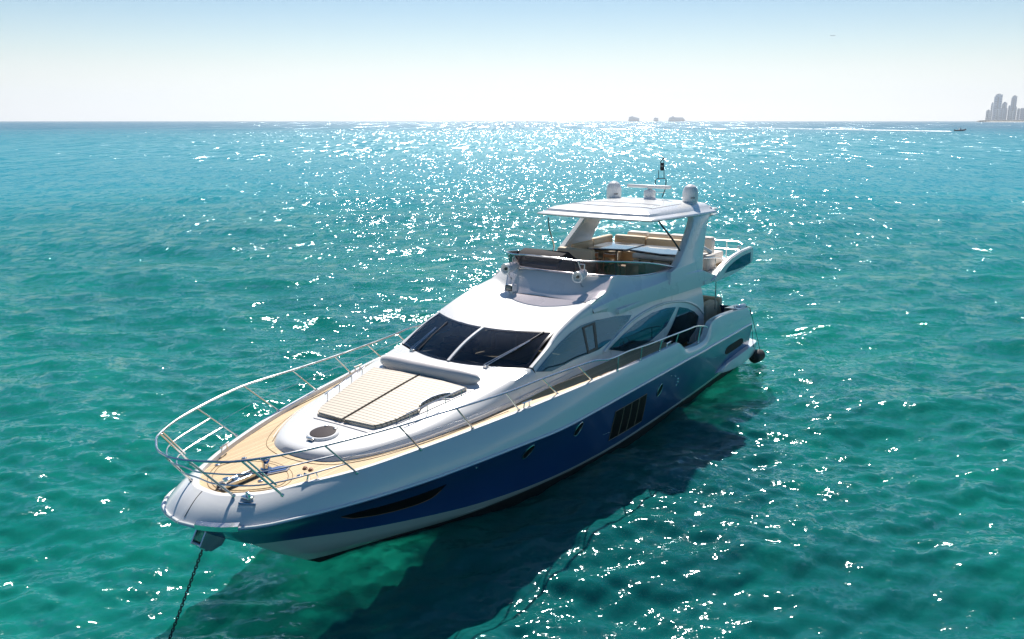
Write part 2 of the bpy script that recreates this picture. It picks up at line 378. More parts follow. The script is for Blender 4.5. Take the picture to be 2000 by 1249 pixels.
def water_mat():
    """sea surface: mirror reflection by Fresnel over a turbid body that lets the near shallows show through"""
    m = bpy.data.materials.new('sea_water'); m.use_nodes = True; m.node_tree.nodes.remove(bsdf(m))
    geo = N(m, 'ShaderNodeNewGeometry')
    nrm = ripple_normal(m, geo, WAVES, dist_ramp(m, geo, 25, 220))
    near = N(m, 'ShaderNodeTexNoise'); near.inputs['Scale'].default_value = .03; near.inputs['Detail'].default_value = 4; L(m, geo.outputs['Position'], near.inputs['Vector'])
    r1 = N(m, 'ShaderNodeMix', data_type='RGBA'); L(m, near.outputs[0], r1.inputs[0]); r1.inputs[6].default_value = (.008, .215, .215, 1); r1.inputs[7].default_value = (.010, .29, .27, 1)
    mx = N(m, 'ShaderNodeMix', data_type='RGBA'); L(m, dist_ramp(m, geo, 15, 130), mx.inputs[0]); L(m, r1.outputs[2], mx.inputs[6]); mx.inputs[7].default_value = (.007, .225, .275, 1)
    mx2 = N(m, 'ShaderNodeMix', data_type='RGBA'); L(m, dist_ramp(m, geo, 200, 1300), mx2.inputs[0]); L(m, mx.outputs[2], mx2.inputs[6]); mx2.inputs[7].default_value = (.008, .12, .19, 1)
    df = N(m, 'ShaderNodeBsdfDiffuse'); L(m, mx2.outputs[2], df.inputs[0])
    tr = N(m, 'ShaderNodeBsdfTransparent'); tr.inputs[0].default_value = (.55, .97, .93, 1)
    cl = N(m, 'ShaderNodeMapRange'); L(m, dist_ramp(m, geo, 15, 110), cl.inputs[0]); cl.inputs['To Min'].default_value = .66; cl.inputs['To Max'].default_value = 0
    rf = N(m, 'ShaderNodeBsdfRefraction'); rf.inputs[0].default_value = (.60, .98, .94, 1); rf.inputs['IOR'].default_value = 1.25; rf.inputs['Roughness'].default_value = .42; L(m, nrm, rf.inputs['Normal'])
    see = N(m, 'ShaderNodeMixShader'); see.inputs[0].default_value = .62; L(m, tr.outputs[0], see.inputs[1]); L(m, rf.outputs[0], see.inputs[2])
    body = N(m, 'ShaderNodeMixShader'); L(m, cl.outputs[0], body.inputs[0]); L(m, df.outputs[0], body.inputs[1]); L(m, see.outputs[0], body.inputs[2])
    gl = N(m, 'ShaderNodeBsdfGlossy'); L(m, nrm, gl.inputs['Normal'])
    rr = N(m, 'ShaderNodeMapRange'); L(m, dist_ramp(m, geo, 10, 260), rr.inputs[0]); rr.inputs['To Min'].default_value = .08; rr.inputs['To Max'].default_value = .18; L(m, rr.outputs[0], gl.inputs['Roughness']); gl.inputs[0].default_value = (.78, .90, .96, 1)
    fr = N(m, 'ShaderNodeFresnel'); fr.inputs[0].default_value = 1.33; L(m, nrm, fr.inputs['Normal'])
    cap = N(m, 'ShaderNodeMapRange', interpolation_type='LINEAR'); L(m, fr.outputs[0], cap.inputs[0]); cap.inputs['From Max'].default_value = .26; cap.inputs['To Max'].default_value = .34
    out = N(m, 'ShaderNodeMixShader'); L(m, cap.outputs[0], out.inputs[0]); L(m, body.outputs[0], out.inputs[1]); L(m, gl.outputs[0], out.inputs[2])
    L(m, out.outputs[0], m.node_tree.nodes['Material Output'].inputs['Surface'])
    return m
WAVES = ((.16, .30, .45, 3), (.8, .60, .40, 3), (3.0, 1.15, .42, 3), (11., .95, .7, 2))
def bed_mat():
    m = mat('sandy_seabed', (.02, .3, .2), 1, spec=0); geo = N(m, 'ShaderNodeNewGeometry')
    big = N(m, 'ShaderNodeTexNoise'); big.inputs['Scale'].default_value = .11; big.inputs['Detail'].default_value = 6; big.inputs['Roughness'].default_value = .6; L(m, geo.outputs['Position'], big.inputs['Vector'])
    r1 = N(m, 'ShaderNodeValToRGB'); e = r1.color_ramp.elements; e[0].position = .36; e[0].color = (.028, .36, .30, 1); e[1].position = .62; e[1].color = (.05, .80, .56, 1)
    L(m, big.outputs[0], r1.inputs[0])
    # painted shade: bed colour darkened off the port side, widening the yacht's shadow
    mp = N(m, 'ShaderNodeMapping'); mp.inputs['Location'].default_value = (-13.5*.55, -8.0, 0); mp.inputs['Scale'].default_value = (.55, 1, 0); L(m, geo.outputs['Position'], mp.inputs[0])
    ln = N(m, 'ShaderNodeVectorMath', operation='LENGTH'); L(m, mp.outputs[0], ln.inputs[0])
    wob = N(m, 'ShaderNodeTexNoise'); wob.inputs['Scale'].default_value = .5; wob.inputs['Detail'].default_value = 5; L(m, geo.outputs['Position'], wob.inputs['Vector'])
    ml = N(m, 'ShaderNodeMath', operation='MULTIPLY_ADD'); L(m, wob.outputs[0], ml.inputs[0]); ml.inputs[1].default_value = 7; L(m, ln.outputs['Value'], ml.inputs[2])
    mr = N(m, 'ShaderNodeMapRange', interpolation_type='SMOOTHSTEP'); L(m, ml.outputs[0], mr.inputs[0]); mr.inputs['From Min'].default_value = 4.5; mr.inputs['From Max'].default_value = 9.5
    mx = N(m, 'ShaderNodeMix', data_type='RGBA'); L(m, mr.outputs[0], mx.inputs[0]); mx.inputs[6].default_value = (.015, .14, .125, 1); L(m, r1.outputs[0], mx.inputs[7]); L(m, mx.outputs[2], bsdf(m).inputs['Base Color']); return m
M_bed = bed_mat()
M_water = water_mat()

# ------------------------------------------------------------------ sea
def wave_z(X, Y, spacing):
    rng = np.random.RandomState(7); Z = np.zeros_like(X); wd = math.atan2(FWD[1], FWD[0])+R_(12)
    for i in range(110):
        lam = 0.45*(28.0/.45)**rng.rand(); th = wd + rng.randn()*.55; k = 2*math.pi/lam
        amp = .0072*lam**.55*(1.0 if lam < 9 else (9/lam)**1.3)*(.5+rng.rand())
        ph = rng.rand()*2*math.pi; fade = np.clip((lam/spacing-3)/4, 0, 1)
        p = k*(X*math.cos(th)+Y*math.sin(th))+ph
        Z += amp*fade*(np.sin(p)+.22*np.sin(2*p+.6))
    return Z
BED = 2.2
def sea():
    c = CAM[:2]; nr, nc = 820, 1000
    dep = np.concatenate([np.linspace(84, 46, 30, endpoint=False), np.linspace(46, 1.2, nr-150, endpoint=False), 1.2*(.035/1.2)**np.linspace(0, 1, 120)])
    rad = CAM_H/np.tan(np.radians(dep)); nr = len(rad)
    base = math.atan2(FWD[1], FWD[0])
    ang = np.concatenate([np.linspace(-180, -50, 60, endpoint=False), np.linspace(-50, 50, nc, endpoint=False), np.linspace(50, 180, 61)])
    A = np.radians(ang)+base
    X = c[0]+rad[:, None]*np.cos(A)[None]; Y = c[1]+rad[:, None]*np.sin(A)[None]
    dr = np.gradient(rad)[:, None]*np.ones_like(X); da = (rad[:, None]*np.abs(np.gradient(A))[None]); sp = np.maximum(dr, da)
    Z = wave_z(X, Y, sp); 
    n = len(ang); V = np.stack([X, Y, Z], -1).reshape(-1, 3); idx = np.arange(nr*n).reshape(nr, n)
    q = np.stack([idx[:-1, :-1], idx[:-1, 1:], idx[1:, 1:], idx[1:, :-1]], -1).reshape(-1, 4)[:, ::-1]
    me = bpy.data.meshes.new('sea_water'); me.vertices.add(len(V)); me.vertices.foreach_set('co', V.astype(np.float32).ravel())
    me.loops.add(q.size); me.loops.foreach_set('vertex_index', q.astype(np.int32).ravel())
    me.polygons.add(len(q)); me.polygons.foreach_set('loop_start', (np.arange(len(q))*4).astype(np.int32)); me.polygons.foreach_set('loop_total', np.full(len(q), 4, np.int32))
    me.update(calc_edges=True)
    nrm = np.zeros(3, np.float32); 
    if me.polygons[0].normal.z < 0: me.flip_normals()
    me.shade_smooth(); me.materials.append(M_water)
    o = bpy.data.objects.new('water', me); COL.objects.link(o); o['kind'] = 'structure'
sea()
bm = bmesh.new()
from mathutils import noise
def bed_h(x, y): return -BED+.6*noise.noise(Vector((x*.30, y*.30, 0)))+.42*noise.noise(Vector((x*1.3, y*1.3, 3)))+.12*noise.noise(Vector((x*3, y*3, 9)))
bx = np.concatenate([np.linspace(-600, -30, 16, endpoint=False), np.linspace(-30, -8, 60, endpoint=False), np.linspace(-8, 36, 370), np.linspace(54, 620, 16)]); by_ = np.concatenate([np.linspace(-600, -10, 16, endpoint=False), np.linspace(-10, 28, 320), np.linspace(36, 620, 16)])
vb = [[bm.verts.new((x, y, bed_h(x, y))) for x in bx] for y in by_]
for j in range(len(by_)-1):
    for i in range(len(bx)-1): bm.faces.new((vb[j][i], vb[j][i+1], vb[j+1][i+1], vb[j+1][i]))
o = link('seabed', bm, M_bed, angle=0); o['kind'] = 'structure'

# ------------------------------------------------------------------ yacht: hull
YC = thing('yacht', 'white and navy flybridge motor yacht lying at anchor, bow toward the viewer', 'motor yacht', (10.5, 0, 0))
XG = [20.86, 20.80, 20.62, 20.2, 18.93, 17.6, 16.3, 15.0, 13.84, 12.4, 10.6, 8.6]
def sheer(x): return pchip([-1, 1.7, 5, 8.6, 10.6, 12.4, 13.84, 15, 16.3, 17.6, 18.93, 20.2, 21], [2.3, 2.32, 2.44, 2.46, 2.50, 2.52, 2.50, 2.46, 2.42, 2.37, 2.31, 2.30, 2.30], x)
def toe_y(x): return pchip([0, 1.7, 5, 8.6, 10.6, 12.4, 13.84, 15, 16.3, 17.6, 18.93, 20.2, 20.62, 20.80, 20.86], [2.60, 2.72, 2.88, 2.93, 2.90, 2.82, 2.66, 2.47, 2.23, 1.94, 1.55, .98, .62, .30, 0], x)
toe = [(20.86, 0, 2.30), (20.82, .32, 2.30), (20.64, .60, 2.30), (20.2, .98, 2.30), (18.93, 1.55, 2.31), (17.6, 1.94, 2.37), (16.3, 2.23, 2.42), (15.0, 2.47, 2.46), (13.84, 2.66, 2.50), (12.4, 2.82, 2.52), (10.6, 2.90, 2.50), (8.5, 2.93, 2.46), (8.05, 2.93, 2.44), (7.6, 2.93, 2.20), (7.1, 2.93, 2.12), (6.4, 2.92, 2.10), (6.0, 2.90, 2.18), (5.65, 2.88, 2.46), (5.3, 2.87, 2.54), (4.4, 2.84, 2.52), (3.4, 2.80, 2.44), (2.4, 2.76, 2.34), (1.95, 2.74, 2.30)]
rub = [(21.36, 0, 1.97), (21.27, .45, 1.97), (21.03, .86, 1.96), (20.48, 1.25, 1.93), (19.17, 1.71, 1.88), (17.8, 2.10, 1.86), (16.5, 2.41, 1.88), (15.2, 2.64, 1.88), (14.0, 2.80, 1.86), (12.5, 2.92, 1.91), (10.7, 2.97, 1.93), (8.5, 2.99, 1.92), (8.05, 2.99, 1.915), (7.6, 2.99, 1.91), (7.1, 2.99, 1.90), (6.4, 2.98, 1.88), (6.0, 2.97, 1.875), (5.65, 2.96, 1.87), (5.3, 2.95, 1.86), (4.4, 2.92, 1.83), (3.4, 2.88, 1.80), (2.4, 2.83, 1.76), (1.55, 2.80, 1.72)]
mid = [(20.72, 0, 1.44), (20.66, .20, 1.43), (20.45, .42, 1.42), (19.9, .72, 1.42), (18.7, 1.20, 1.38), (17.4, 1.64, 1.32), (16.2, 1.99, 1.28), (14.9, 2.27, 1.22), (13.7, 2.48, 1.18), (12.3, 2.66, 1.16), (10.6, 2.75, 1.15), (8.5, 2.78, 1.15), (8.05, 2.78, 1.15), (7.6, 2.78, 1.15), (7.1, 2.78, 1.15), (6.4, 2.77, 1.15), (6.0, 2.77, 1.15), (5.65, 2.76, 1.15), (5.3, 2.75, 1.15), (4.4, 2.73, 1.14), (3.4, 2.70, 1.12), (2.4, 2.66, 1.10), (1.15, 2.62, 1.08)]
chi = [(20.08, 0, 1.02), (20.02, .10, 1.01), (19.8, .28, 1.0), (19.28, .60, .96), (18.3, 1.05, .84), (17.2, 1.50, .74), (16.0, 1.86, .62), (14.7, 2.12, .52), (13.5, 2.30, .46), (12.2, 2.42, .42), (10.6, 2.49, .39), (8.5, 2.50, .38), (8.05, 2.50, .38), (7.6, 2.50, .38), (7.1, 2.50, .385), (6.4, 2.50, .39), (6.0, 2.50, .40), (5.65, 2.50, .40), (5.3, 2.50, .41), (4.4, 2.50, .43), (3.4, 2.48, .45), (2.4, 2.46, .46), (.9, 2.44, .46)]
chl = [(19.4, 0, .52), (19.36, .05, .50), (19.2, .17, .47), (18.8, .40, .43), (17.95, .80, .36), (16.9, 1.24, .31), (15.85, 1.63, .30), (14.6, 1.97, .31), (13.45, 2.18, .31), (12.2, 2.32, .29), (10.6, 2.42, .27), (8.5, 2.44, .26), (8.05, 2.44, .26), (7.6, 2.44, .265), (7.1, 2.44, .265), (6.4, 2.44, .27), (6.0, 2.44, .28), (5.65, 2.44, .28), (5.3, 2.44, .29), (4.4, 2.44, .31), (3.4, 2.42, .33), (2.4, 2.40, .34), (.9, 2.38, .34)]
afl = [(18.78, 0, .10), (18.76, .02, .10), (18.65, .09, .10), (18.35, .24, .10), (17.6, .58, .11), (16.65, 1.0, .13), (15.7, 1.43, .18), (14.55, 1.86, .245), (13.45, 2.12, .26), (12.2, 2.28, .25), (10.6, 2.38, .23), (8.5, 2.40, .22), (8.05, 2.40, .22), (7.6, 2.40, .22), (7.1, 2.40, .22), (6.4, 2.40, .225), (6.0, 2.40, .23), (5.65, 2.40, .23), (5.3, 2.40, .24), (4.4, 2.40, .26), (3.4, 2.38, .27), (2.4, 2.36, .28), (.9, 2.34, .28)]
wlc = [(18.45, 0, -.10), (18.42, .02, -.10), (18.3, .08, -.10), (18.0, .22, -.10), (17.3, .52, -.12), (16.4, .9, -.14), (15.5, 1.28, -.16), (14.4, 1.66, -.18), (13.4, 1.92, -.2), (12.2, 2.06, -.22), (10.6, 2.12, -.25), (8.5, 2.16, -.26)] + [(x, 2.16, -.26) for x in (8.05, 7.6, 7.1, 6.4, 6.0, 5.65, 5.3)] + [(4.4, 2.16, -.25), (3.4, 2.15, -.24), (2.4, 2.14, -.22), (.9, 2.12, -.2)]
kel = [(17.9, 0, -.28), (17.85, 0, -.28), (17.7, 0, -.30), (17.4, 0, -.33), (16.8, 0, -.38), (16.0, 0, -.45), (15.2, 0, -.55), (14.2, 0, -.68), (13.2, 0, -.8), (12.0, 0, -.9), (10.5, 0, -1.0), (8.5, 0, -1.0)] + [(x, 0, -1.0) for x in (8.05, 7.6, 7.1, 6.4, 6.0, 5.65, 5.3, 4.4, 3.4, 2.4, .9)]
NS = 150
C_toe, C_rub, C_mid, C_chi, C_chl, C_afl, C_wlc, C_kel = [cr(c, NS) for c in (toe, rub, mid, chi, chl, afl, wlc, kel)]
def blend(a, b, n, bulge=0.0):
    out = []
    for t in np.linspace(0, 1, n):
        p = a*(1-t)+b*t; p[:, 1] += bulge*math.sin(math.pi*t)*np.minimum(1, a[:, 1]/1.2); out.append(p)
    return out
top_rows = []
wf = np.clip((C_toe[:, 0]-18.2)/1.8, 0, 1)[:, None]          # the foredeck shoulder rolls over forward
for t in np.linspace(0, 1, 8):
    d = C_rub-C_toe; p = C_toe+d*t; b = math.sin(math.pi*t)
    p = p+wf*b*np.stack([d[:, 0]*.05, d[:, 1]*.05, -d[:, 2]*.09], 1)*1.0
    p[:, 1] += (1-wf[:, 0])*.03*b*np.minimum(1, C_toe[:, 1]/1.2); top_rows.append(p)
blue_rows = []
for t in np.linspace(0, 1, 9):      # quadratic through rub, mid, chine: hollow flare forward
    r0 = C_rub.copy(); r0[:, 1] = np.maximum(0, r0[:, 1]-.02); r0[:, 2] -= .05; r0[:5, 0] -= .03
    blue_rows.append(r0*(1-t)*(1-2*t)+C_mid*4*t*(1-t)+C_chi*t*(2*t-1))
bot_rows = blend(C_chi, C_chl, 3, .015) + blend(C_chl, C_afl, 3, .0)[1:]
black_rows = blend(C_afl, C_wlc, 3) + blend(C_wlc, C_kel, 4)[1:]
def strip(name, rows, m, parent=YC, **k):
    bm = bmesh.new(); grid_faces(bm, rows); grid_faces(bm, [np.array(r)*np.array([1, -1, 1]) for r in rows]); weld(bm, 2e-3)
    return link(name, bm, m, parent, **k)
H_top = strip('hull_topside', top_rows, M_white2)
H_blue = strip('hull_band', blue_rows, M_blue)
H_bot = strip('chine_band', bot_rows, M_white2)
H_blk = strip('hull_bottom', black_rows, M_black)
T_blue = bvh_of(H_blue); T_top = bvh_of(H_top)
# rubbing strake along the knuckle: white body and steel lip
bm = bmesh.new()
for s in (1, -1):
    P = C_rub*np.array([1, s, 1]); out = P.copy(); out[:, 1] += s*.012; out[:, 0] += np.where(P[:, 0] > 20.3, .015, 0)
    add_tube(bm, out[::2], .028, 8)
link('rubbing_strake', bm, M_white2, YC)
bm = bmesh.new()
for s in (1, -1):
    P = C_rub*np.array([1, s, 1]); out = P.copy(); out[:, 1] += s*.036; out[:, 0] += np.where(P[:, 0] > 20.3, .036, 0); out[:, 2] -= .012
    add_tube(bm, out[::2], .009, 6)
link('strake_trim', bm, M_rub, YC)
bm = bmesh.new()   # spray rail forward
sr = cr([(19.15, .26, .62), (18.6, .58, .57), (17.8, .93, .50), (16.9, 1.33, .45), (15.9, 1.70, .41), (15.0, 1.93, .39)], 40)
for s in (1, -1): add_tube(bm, sr*np.array([1, s, 1]), .02, 6)
link('spray_rail', bm, M_white2, YC)
# toe cap: narrow white gunwale moulding along the deck edge (starts abaft the bow fitting)
def inset(P, d, dz=0):
    Q = P.copy(); T = np.gradient(P[:, :2], axis=0); T /= np.maximum(1e-6, np.linalg.norm(T, axis=1))[:, None]
    Q[:, 0] += T[:, 1]*d*-1; Q[:, 1] += T[:, 0]*d; Q[:, 2] += dz; Q[:, 1] = np.maximum(0, Q[:, 1]); return Q
nT = NS
c0 = C_toe; fg = np.clip((20.5-c0[:, 0])/.8, .15, 1)*.03; up_ = np.stack([fg*0, fg*0, fg], 1); c1 = inset(c0, .02, 0)+up_; c2 = inset(c0, .10, 0)+up_; c3 = inset(c0, .115, -.045)
gun = strip('gunwale', [c0, c1, c2, c3], M_white)
# deck
def deck_z(x): return sheer(x)-.045
k_end = int(np.argmax(C_toe[:, 0] < 8.0))
dk = inset(C_toe, .112, 0); dk = dk[:k_end]; dk[:, 2] = deck_z(dk[:, 0])
ctr = dk.copy(); ctr[:, 1] = 0
rows = blend(dk, ctr, 6)
bm = bmesh.new(); grid_faces(bm, rows); grid_faces(bm, [r*np.array([1, -1, 1]) for r in rows]); weld(bm, 1e-3)
DECK = link('teak_deck', bm, M_teak, YC, angle=30)
# transom and inner bulwark aft
bm = bmesh.new()
for s in (1, -1):
    pts = [C_toe[-1], C_rub[-1], C_mid[-1], C_chi[-1], C_chl[-1]]
    pts = [Vector((p[0], p[1]*s, p[2])) for p in pts]
    low = [Vector((p.x+.1*0, 0, p.z)) for p in pts]
    for i in range(4): bm.faces.new((pts[i], pts[i+1], low[i+1], low[i]) if False else [bm.verts.new(v) for v in (pts[i], pts[i+1], low[i+1], low[i])])
weld(bm, 1e-3); link('transom', bm, M_blue, YC)
# cockpit sole and side-deck steps abaft the house
bm = bmesh.new(); add_box(bm, (1.9, -2.6, 1.50), (8.2, 2.6, 1.60)); link('cockpit_sole', bm, M_teak, YC)
i0 = k_end-2
for s in (1, -1):
    bm = bmesh.new(); a = C_toe[i0:]*np.array([1, s, 1]); b = inset(C_toe, .16, 0)[i0:]*np.array([1, s, 1]); c = b.copy(); c[:, 2] = 1.55
    grid_faces(bm, [a+np.array([0, 0, .03]), b+np.array([0, 0, .03]), c]); weld(bm, 1e-4); link('bulwark_lining', bm, M_white, YC)
# ------------------------------------------------------------------ yacht: foredeck trunk
NT = 70
def tr(pts): return cr(pts, NT)
# stations run from the nose (0) to the foot of the windshield (last)
t_base = tr([(18.92, 0, 2.25), (18.88, .42, 2.25), (18.68, .84, 2.25), (18.15, 1.24, 2.27), (17.3, 1.58, 2.32), (16.0, 1.86, 2.37), (15.0, 1.98, 2.40), (14.3, 2.04, 2.42), (13.7, 2.07, 2.44)])
t_rim = tr([(18.86, 0, 2.36), (18.82, .40, 2.36), (18.62, .80, 2.36), (18.1, 1.19, 2.39), (17.25, 1.53, 2.45), (15.98, 1.81, 2.54), (15.0, 1.93, 2.60), (14.3, 1.97, 2.66), (13.7, 2.0, 2.72)])
t_rim2 = tr([(18.78, 0, 2.405), (18.74, .37, 2.405), (18.55, .74, 2.41), (18.05, 1.11, 2.44), (17.2, 1.45, 2.51), (15.95, 1.73, 2.61), (14.95, 1.88, 2.69), (14.27, 1.935, 2.77), (13.72, 1.965, 2.87)])
t_sh = tr([(18.62, 0, 2.43), (18.58, .30, 2.43), (18.40, .62, 2.44), (17.95, .96, 2.475), (17.15, 1.28, 2.55), (15.92, 1.57, 2.69), (14.93, 1.78, 2.80), (14.25, 1.87, 2.89), (13.76, 1.88, 2.985)])
t_in = tr([(18.3, 0, 2.455), (18.25, .2, 2.455), (18.1, .42, 2.465), (17.75, .68, 2.505), (17.05, .92, 2.59), (15.9, 1.18, 2.74), (15.0, 1.38, 2.85), (14.4, 1.42, 2.92), (14.02, 1.40, 2.99)])
t_ce = tr([(18.0, 0, 2.485), (17.9, 0, 2.495), (17.7, 0, 2.52), (17.4, 0, 2.56), (16.9, 0, 2.63), (15.9, 0, 2.77), (15.1, 0, 2.87), (14.65, 0, 2.93), (14.31, 0, 2.985)])
def quadrows(a, b, c, n):
    return [a*(1-t)*(1-2*t)+b*4*t*(1-t)+c*t*(2*t-1) for t in np.linspace(0, 1, n)]
rows = [t_base, t_rim, t_rim2] + blend(t_rim2, t_sh, 3)[1:] + blend(t_sh, t_in, 4)[1:] + blend(t_in, t_ce, 5)[1:]
bm = bmesh.new(); grid_faces(bm, rows); grid_faces(bm, [r*np.array([1, -1, 1]) for r in rows]); weld(bm, 2e-3)
TRUNK = link('foredeck_trunk', bm, M_white, YC, angle=50)
T_trunk = bvh_of(TRUNK)
bm = bmesh.new()   # dark caulked joint round the foot of the trunk
for s in (1, -1): add_tube(bm, (t_base+np.array([0, .008, .004]))[::2]*np.array([1, s, 1]), .013, 6)
link('trunk_joint', bm, M_teakseam, YC)
bm = bmesh.new()   # fine white ledge along the trunk side and house
led = cr([(18.60, .93, 2.335), (18.1, 1.26, 2.345), (17.3, 1.60, 2.395), (16.0, 1.87, 2.46), (15.0, 1.99, 2.50), (13.6, 2.075, 2.56), (12.2, 2.11, 2.60)], 50)
for s in (1, -1): add_tube(bm, led*np.array([1, s, 1]), .008, 6)
link('side_moulding', bm, M_white, YC)

# ------------------------------------------------------------------ deckhouse
XH = np.concatenate([np.linspace(13.72, 10.2, 90), np.linspace(10.16, 4.2, 150)])
h_base = fx([(13.72, 2.07, 2.44), (12.6, 2.10, 2.46), (10, 2.15, 2.45), (8.5, 2.16, 2.2), (4.2, 2.14, 1.6)], XH)
h_low = fx([(13.72, 2.0, 2.72), (12.6, 2.06, 2.72), (10, 2.12, 2.66), (8.5, 2.14, 2.55), (4.2, 2.12, 2.2)], XH)
h_mid = fx([(13.72, 1.965, 2.87), (12.6, 2.01, 2.92), (10, 2.08, 2.92), (8, 2.09, 2.92), (4.2, 2.07, 2.9)], XH)
h_up = fx([(13.72, 1.90, 2.99), (13.0, 1.88, 3.28), (12.46, 1.84, 3.48), (11.5, 1.84, 3.66), (10.95, 1.86, 3.68), (10.2, 1.88, 3.60), (9.6, 1.88, 3.54), (8.0, 1.93, 3.48), (6.5, 1.95, 3.42), (4.2, 1.94, 3.34)], XH)
house_rows = blend(h_base, h_low, 3) + quadrows(h_low, h_mid, h_up, 26)[1:]
bm = bmesh.new(); grid_faces(bm, house_rows); grid_faces(bm, [r*np.array([1, -1, 1]) for r in house_rows]); weld(bm, 1e-4)
HOUSE = link('deckhouse_side', bm, M_white, YC, angle=60)
# roof shoulder, coach roof and the ledge at the foot of the flybridge coaming
XR = np.linspace(13.76, 10.95, 44)
r_out = fx([(13.76, 1.90, 2.99), (13.0, 1.88, 3.28), (12.46, 1.84, 3.48), (11.5, 1.84, 3.66), (10.95, 1.86, 3.68)], XR)
r_sh = fx([(13.76, 1.87, 3.01), (13.0, 1.84, 3.32), (12.46, 1.79, 3.54), (11.68, 1.80, 3.76), (10.95, 1.81, 3.91)], XR)
SH2 = [(13.76, 1.81, 3.0), (13.0, 1.78, 3.32), (12.46, 1.72, 3.555), (11.68, 1.73, 3.79), (10.95, 1.735, 3.945)]
r_sh2 = fx(SH2, XR)
rows = [r_out, (r_out+r_sh)/2+np.array([0, .012, .012]), r_sh, (r_sh+r_sh2)/2+np.array([0, .0, .008]), r_sh2]
for s in (1, -1):
    bm = bmesh.new(); grid_faces(bm, [r*np.array([1, s, 1]) for r in rows]); weld(bm, 1e-4); P_ = link('roof_shoulder', bm, M_white, YC, angle=60)
    if s > 0: PIL = P_
def roof_row(v):    # v 0 at the shoulder, 1 on the centreline
    xs = np.linspace(12.46, 10.95, 26); t = (12.46-xs)/1.51
    sh = fx(SH2, xs); p = sh.copy(); p[:, 1] = sh[:, 1]*(1-v); f = 1-(1-v)**2.2
    p[:, 0] = sh[:, 0]+.46*f*(1-t)-.42*f*t; p[:, 2] = sh[:, 2]+(-.055*(1-t)-.095*t)*f+.03*math.sin(math.pi*min(1, v*1.6))*t*(1-t)*2; return p
rows = [roof_row(v) for v in np.linspace(0, 1, 9)]
bm = bmesh.new(); grid_faces(bm, rows); grid_faces(bm, [r*np.array([1, -1, 1]) for r in rows]); weld(bm, 1e-4)
ROOF = link('coach_roof', bm, M_white, YC, angle=40); T_roof = bvh_of(ROOF, PIL)
# windshield: lower edge on the trunk, upper edge under the coach roof
def ws(u, v):   # u -1..1 (starboard..port), v 0 bottom..1 top
    s = 1 if u >= 0 else -1; a = abs(u)
    b = Vector((14.31-.55*a**1.8, a*1.80*s, 2.985+.012*a)); t = Vector((12.94-.475*a**1.8, a*1.71*s, 3.49+.055*a**1.5))
    p = b.lerp(t, v); p.z += .05*math.sin(math.pi*v); p.x += .03*math.sin(math.pi*v); return p
WS = bmesh.new()
def ws_quad(u0, u1, v0, v1, bm, off=0, n=16, m_=8):
    rows = [[ws(u0+(u1-u0)*i/n, v0+(v1-v0)*j/m_)+Vector((.5, 0, .87))*off for i in range(n+1)] for j in range(m_+1)]
    grid_faces(bm, rows)
ws_quad(.022, .975, .03, .965, WS, .0); ws_quad(-.975, -.022, .03, .965, WS, .0); fixn(WS)
GLASS = link('windshield', WS, M_wind, YC, angle=0)
bm = bmesh.new()   # black border printed round each pane
for u0, u1 in ((.02, 1.0), (-1.0, -.02)):
    for a, b, c, d in ((u0, u1, 0, .045), (u0, u1, .945, 1.0), (u0 if u0 > 0 else u0, u0+.03, .045, .945), (u1-.03, u1, .045, .945)): ws_quad(a, b, c, d, bm, .006)
fixn(bm); link('glass_border', bm, M_dark, GLASS, angle=0)
bm = bmesh.new(); rows = [[ws(u, j/8)+Vector((.5, 0, .87))*o for j in range(9)] for u, o in ((-.022, 0), (-.018, .03), (.018, .03), (.022, 0))]; grid_faces(bm, rows); fixn(bm)
link('centre_mullion', bm, M_white, GLASS, angle=50)
# interior seen through the windshield
bm = bmesh.new(); add_box(bm, (12.9, -1.7, 2.70), (14.15, 1.7, 2.80), .03); add_box(bm, (12.85, -1.3, 2.3), (13.0, -.3, 2.95), .04); add_box(bm, (12.6, -1.25, 2.85), (12.95, -.35, 3.08), .05)
link('dashboard', bm, M_dash, YC)
bm = bmesh.new(); add_box(bm, (9.0, -2.0, 1.9), (13.9, 2.0, 1.95)); link('cabin_sole', bm, M_wood, YC)
for y in (-1.35, -.55):
    bm = bmesh.new(); add_box(bm, (11.2, y-.30, 2.1), (11.8, y+.30, 2.35), .06, 3); add_box(bm, (11.1, y-.30, 2.3), (11.27, y+.30, 2.92), .06, 3); link('helm_seat', bm, M_pale, YC)
bm = bmesh.new(); add_box(bm, (9.4, .6, 2.0), (12.2, 1.75, 2.42), .06, 3); add_box(bm, (9.4, 1.5, 2.3), (12.2, 1.85, 2.85), .07, 3); link('saloon_sofa', bm, M_pale, YC)
bm = bmesh.new(); add_box(bm, (9.3, -1.9, 1.95), (9.4, 1.9, 3.5)); link('saloon_bulkhead', bm, M_wood, YC)
# wipers
def wiper(base, tip, blade):
    t = bpy.data.objects.new('wiper', None); COL.objects.link(t); t.parent = YC; t.location = Vector(base)-Vector(YC.location); t.empty_display_size = .1
    n = Vector((.45, 0, .9)).normalized()
    bm = bmesh.new(); b, e = Vector(base), Vector(tip); side = (e-b).cross(n).normalized()*.035
    add_tube(bm, [b-side+n*.02, b-side+n*.07, e-side*.4+n*.06], .0095, 6); add_tube(bm, [b+side+n*.02, b+side+n*.07, e+side*.4+n*.06], .0095, 6)
    add_box(bm, b-Vector((.05, .05, .0)), b+Vector((.05, .05, .055)), .012)
    link('wiper_arm', bm, M_steel, t)
    bm = bmesh.new(); p, q = Vector(blade[0]), Vector(blade[1]); add_tube(bm, [p+n*.025, (p+q)/2+n*.045, q+n*.025], .013, 6); link('wiper_blade', bm, M_mast, t)
wiper(ws(.53, -.045), ws(.83, .62), (ws(.72, .30), ws(.88, .95)))
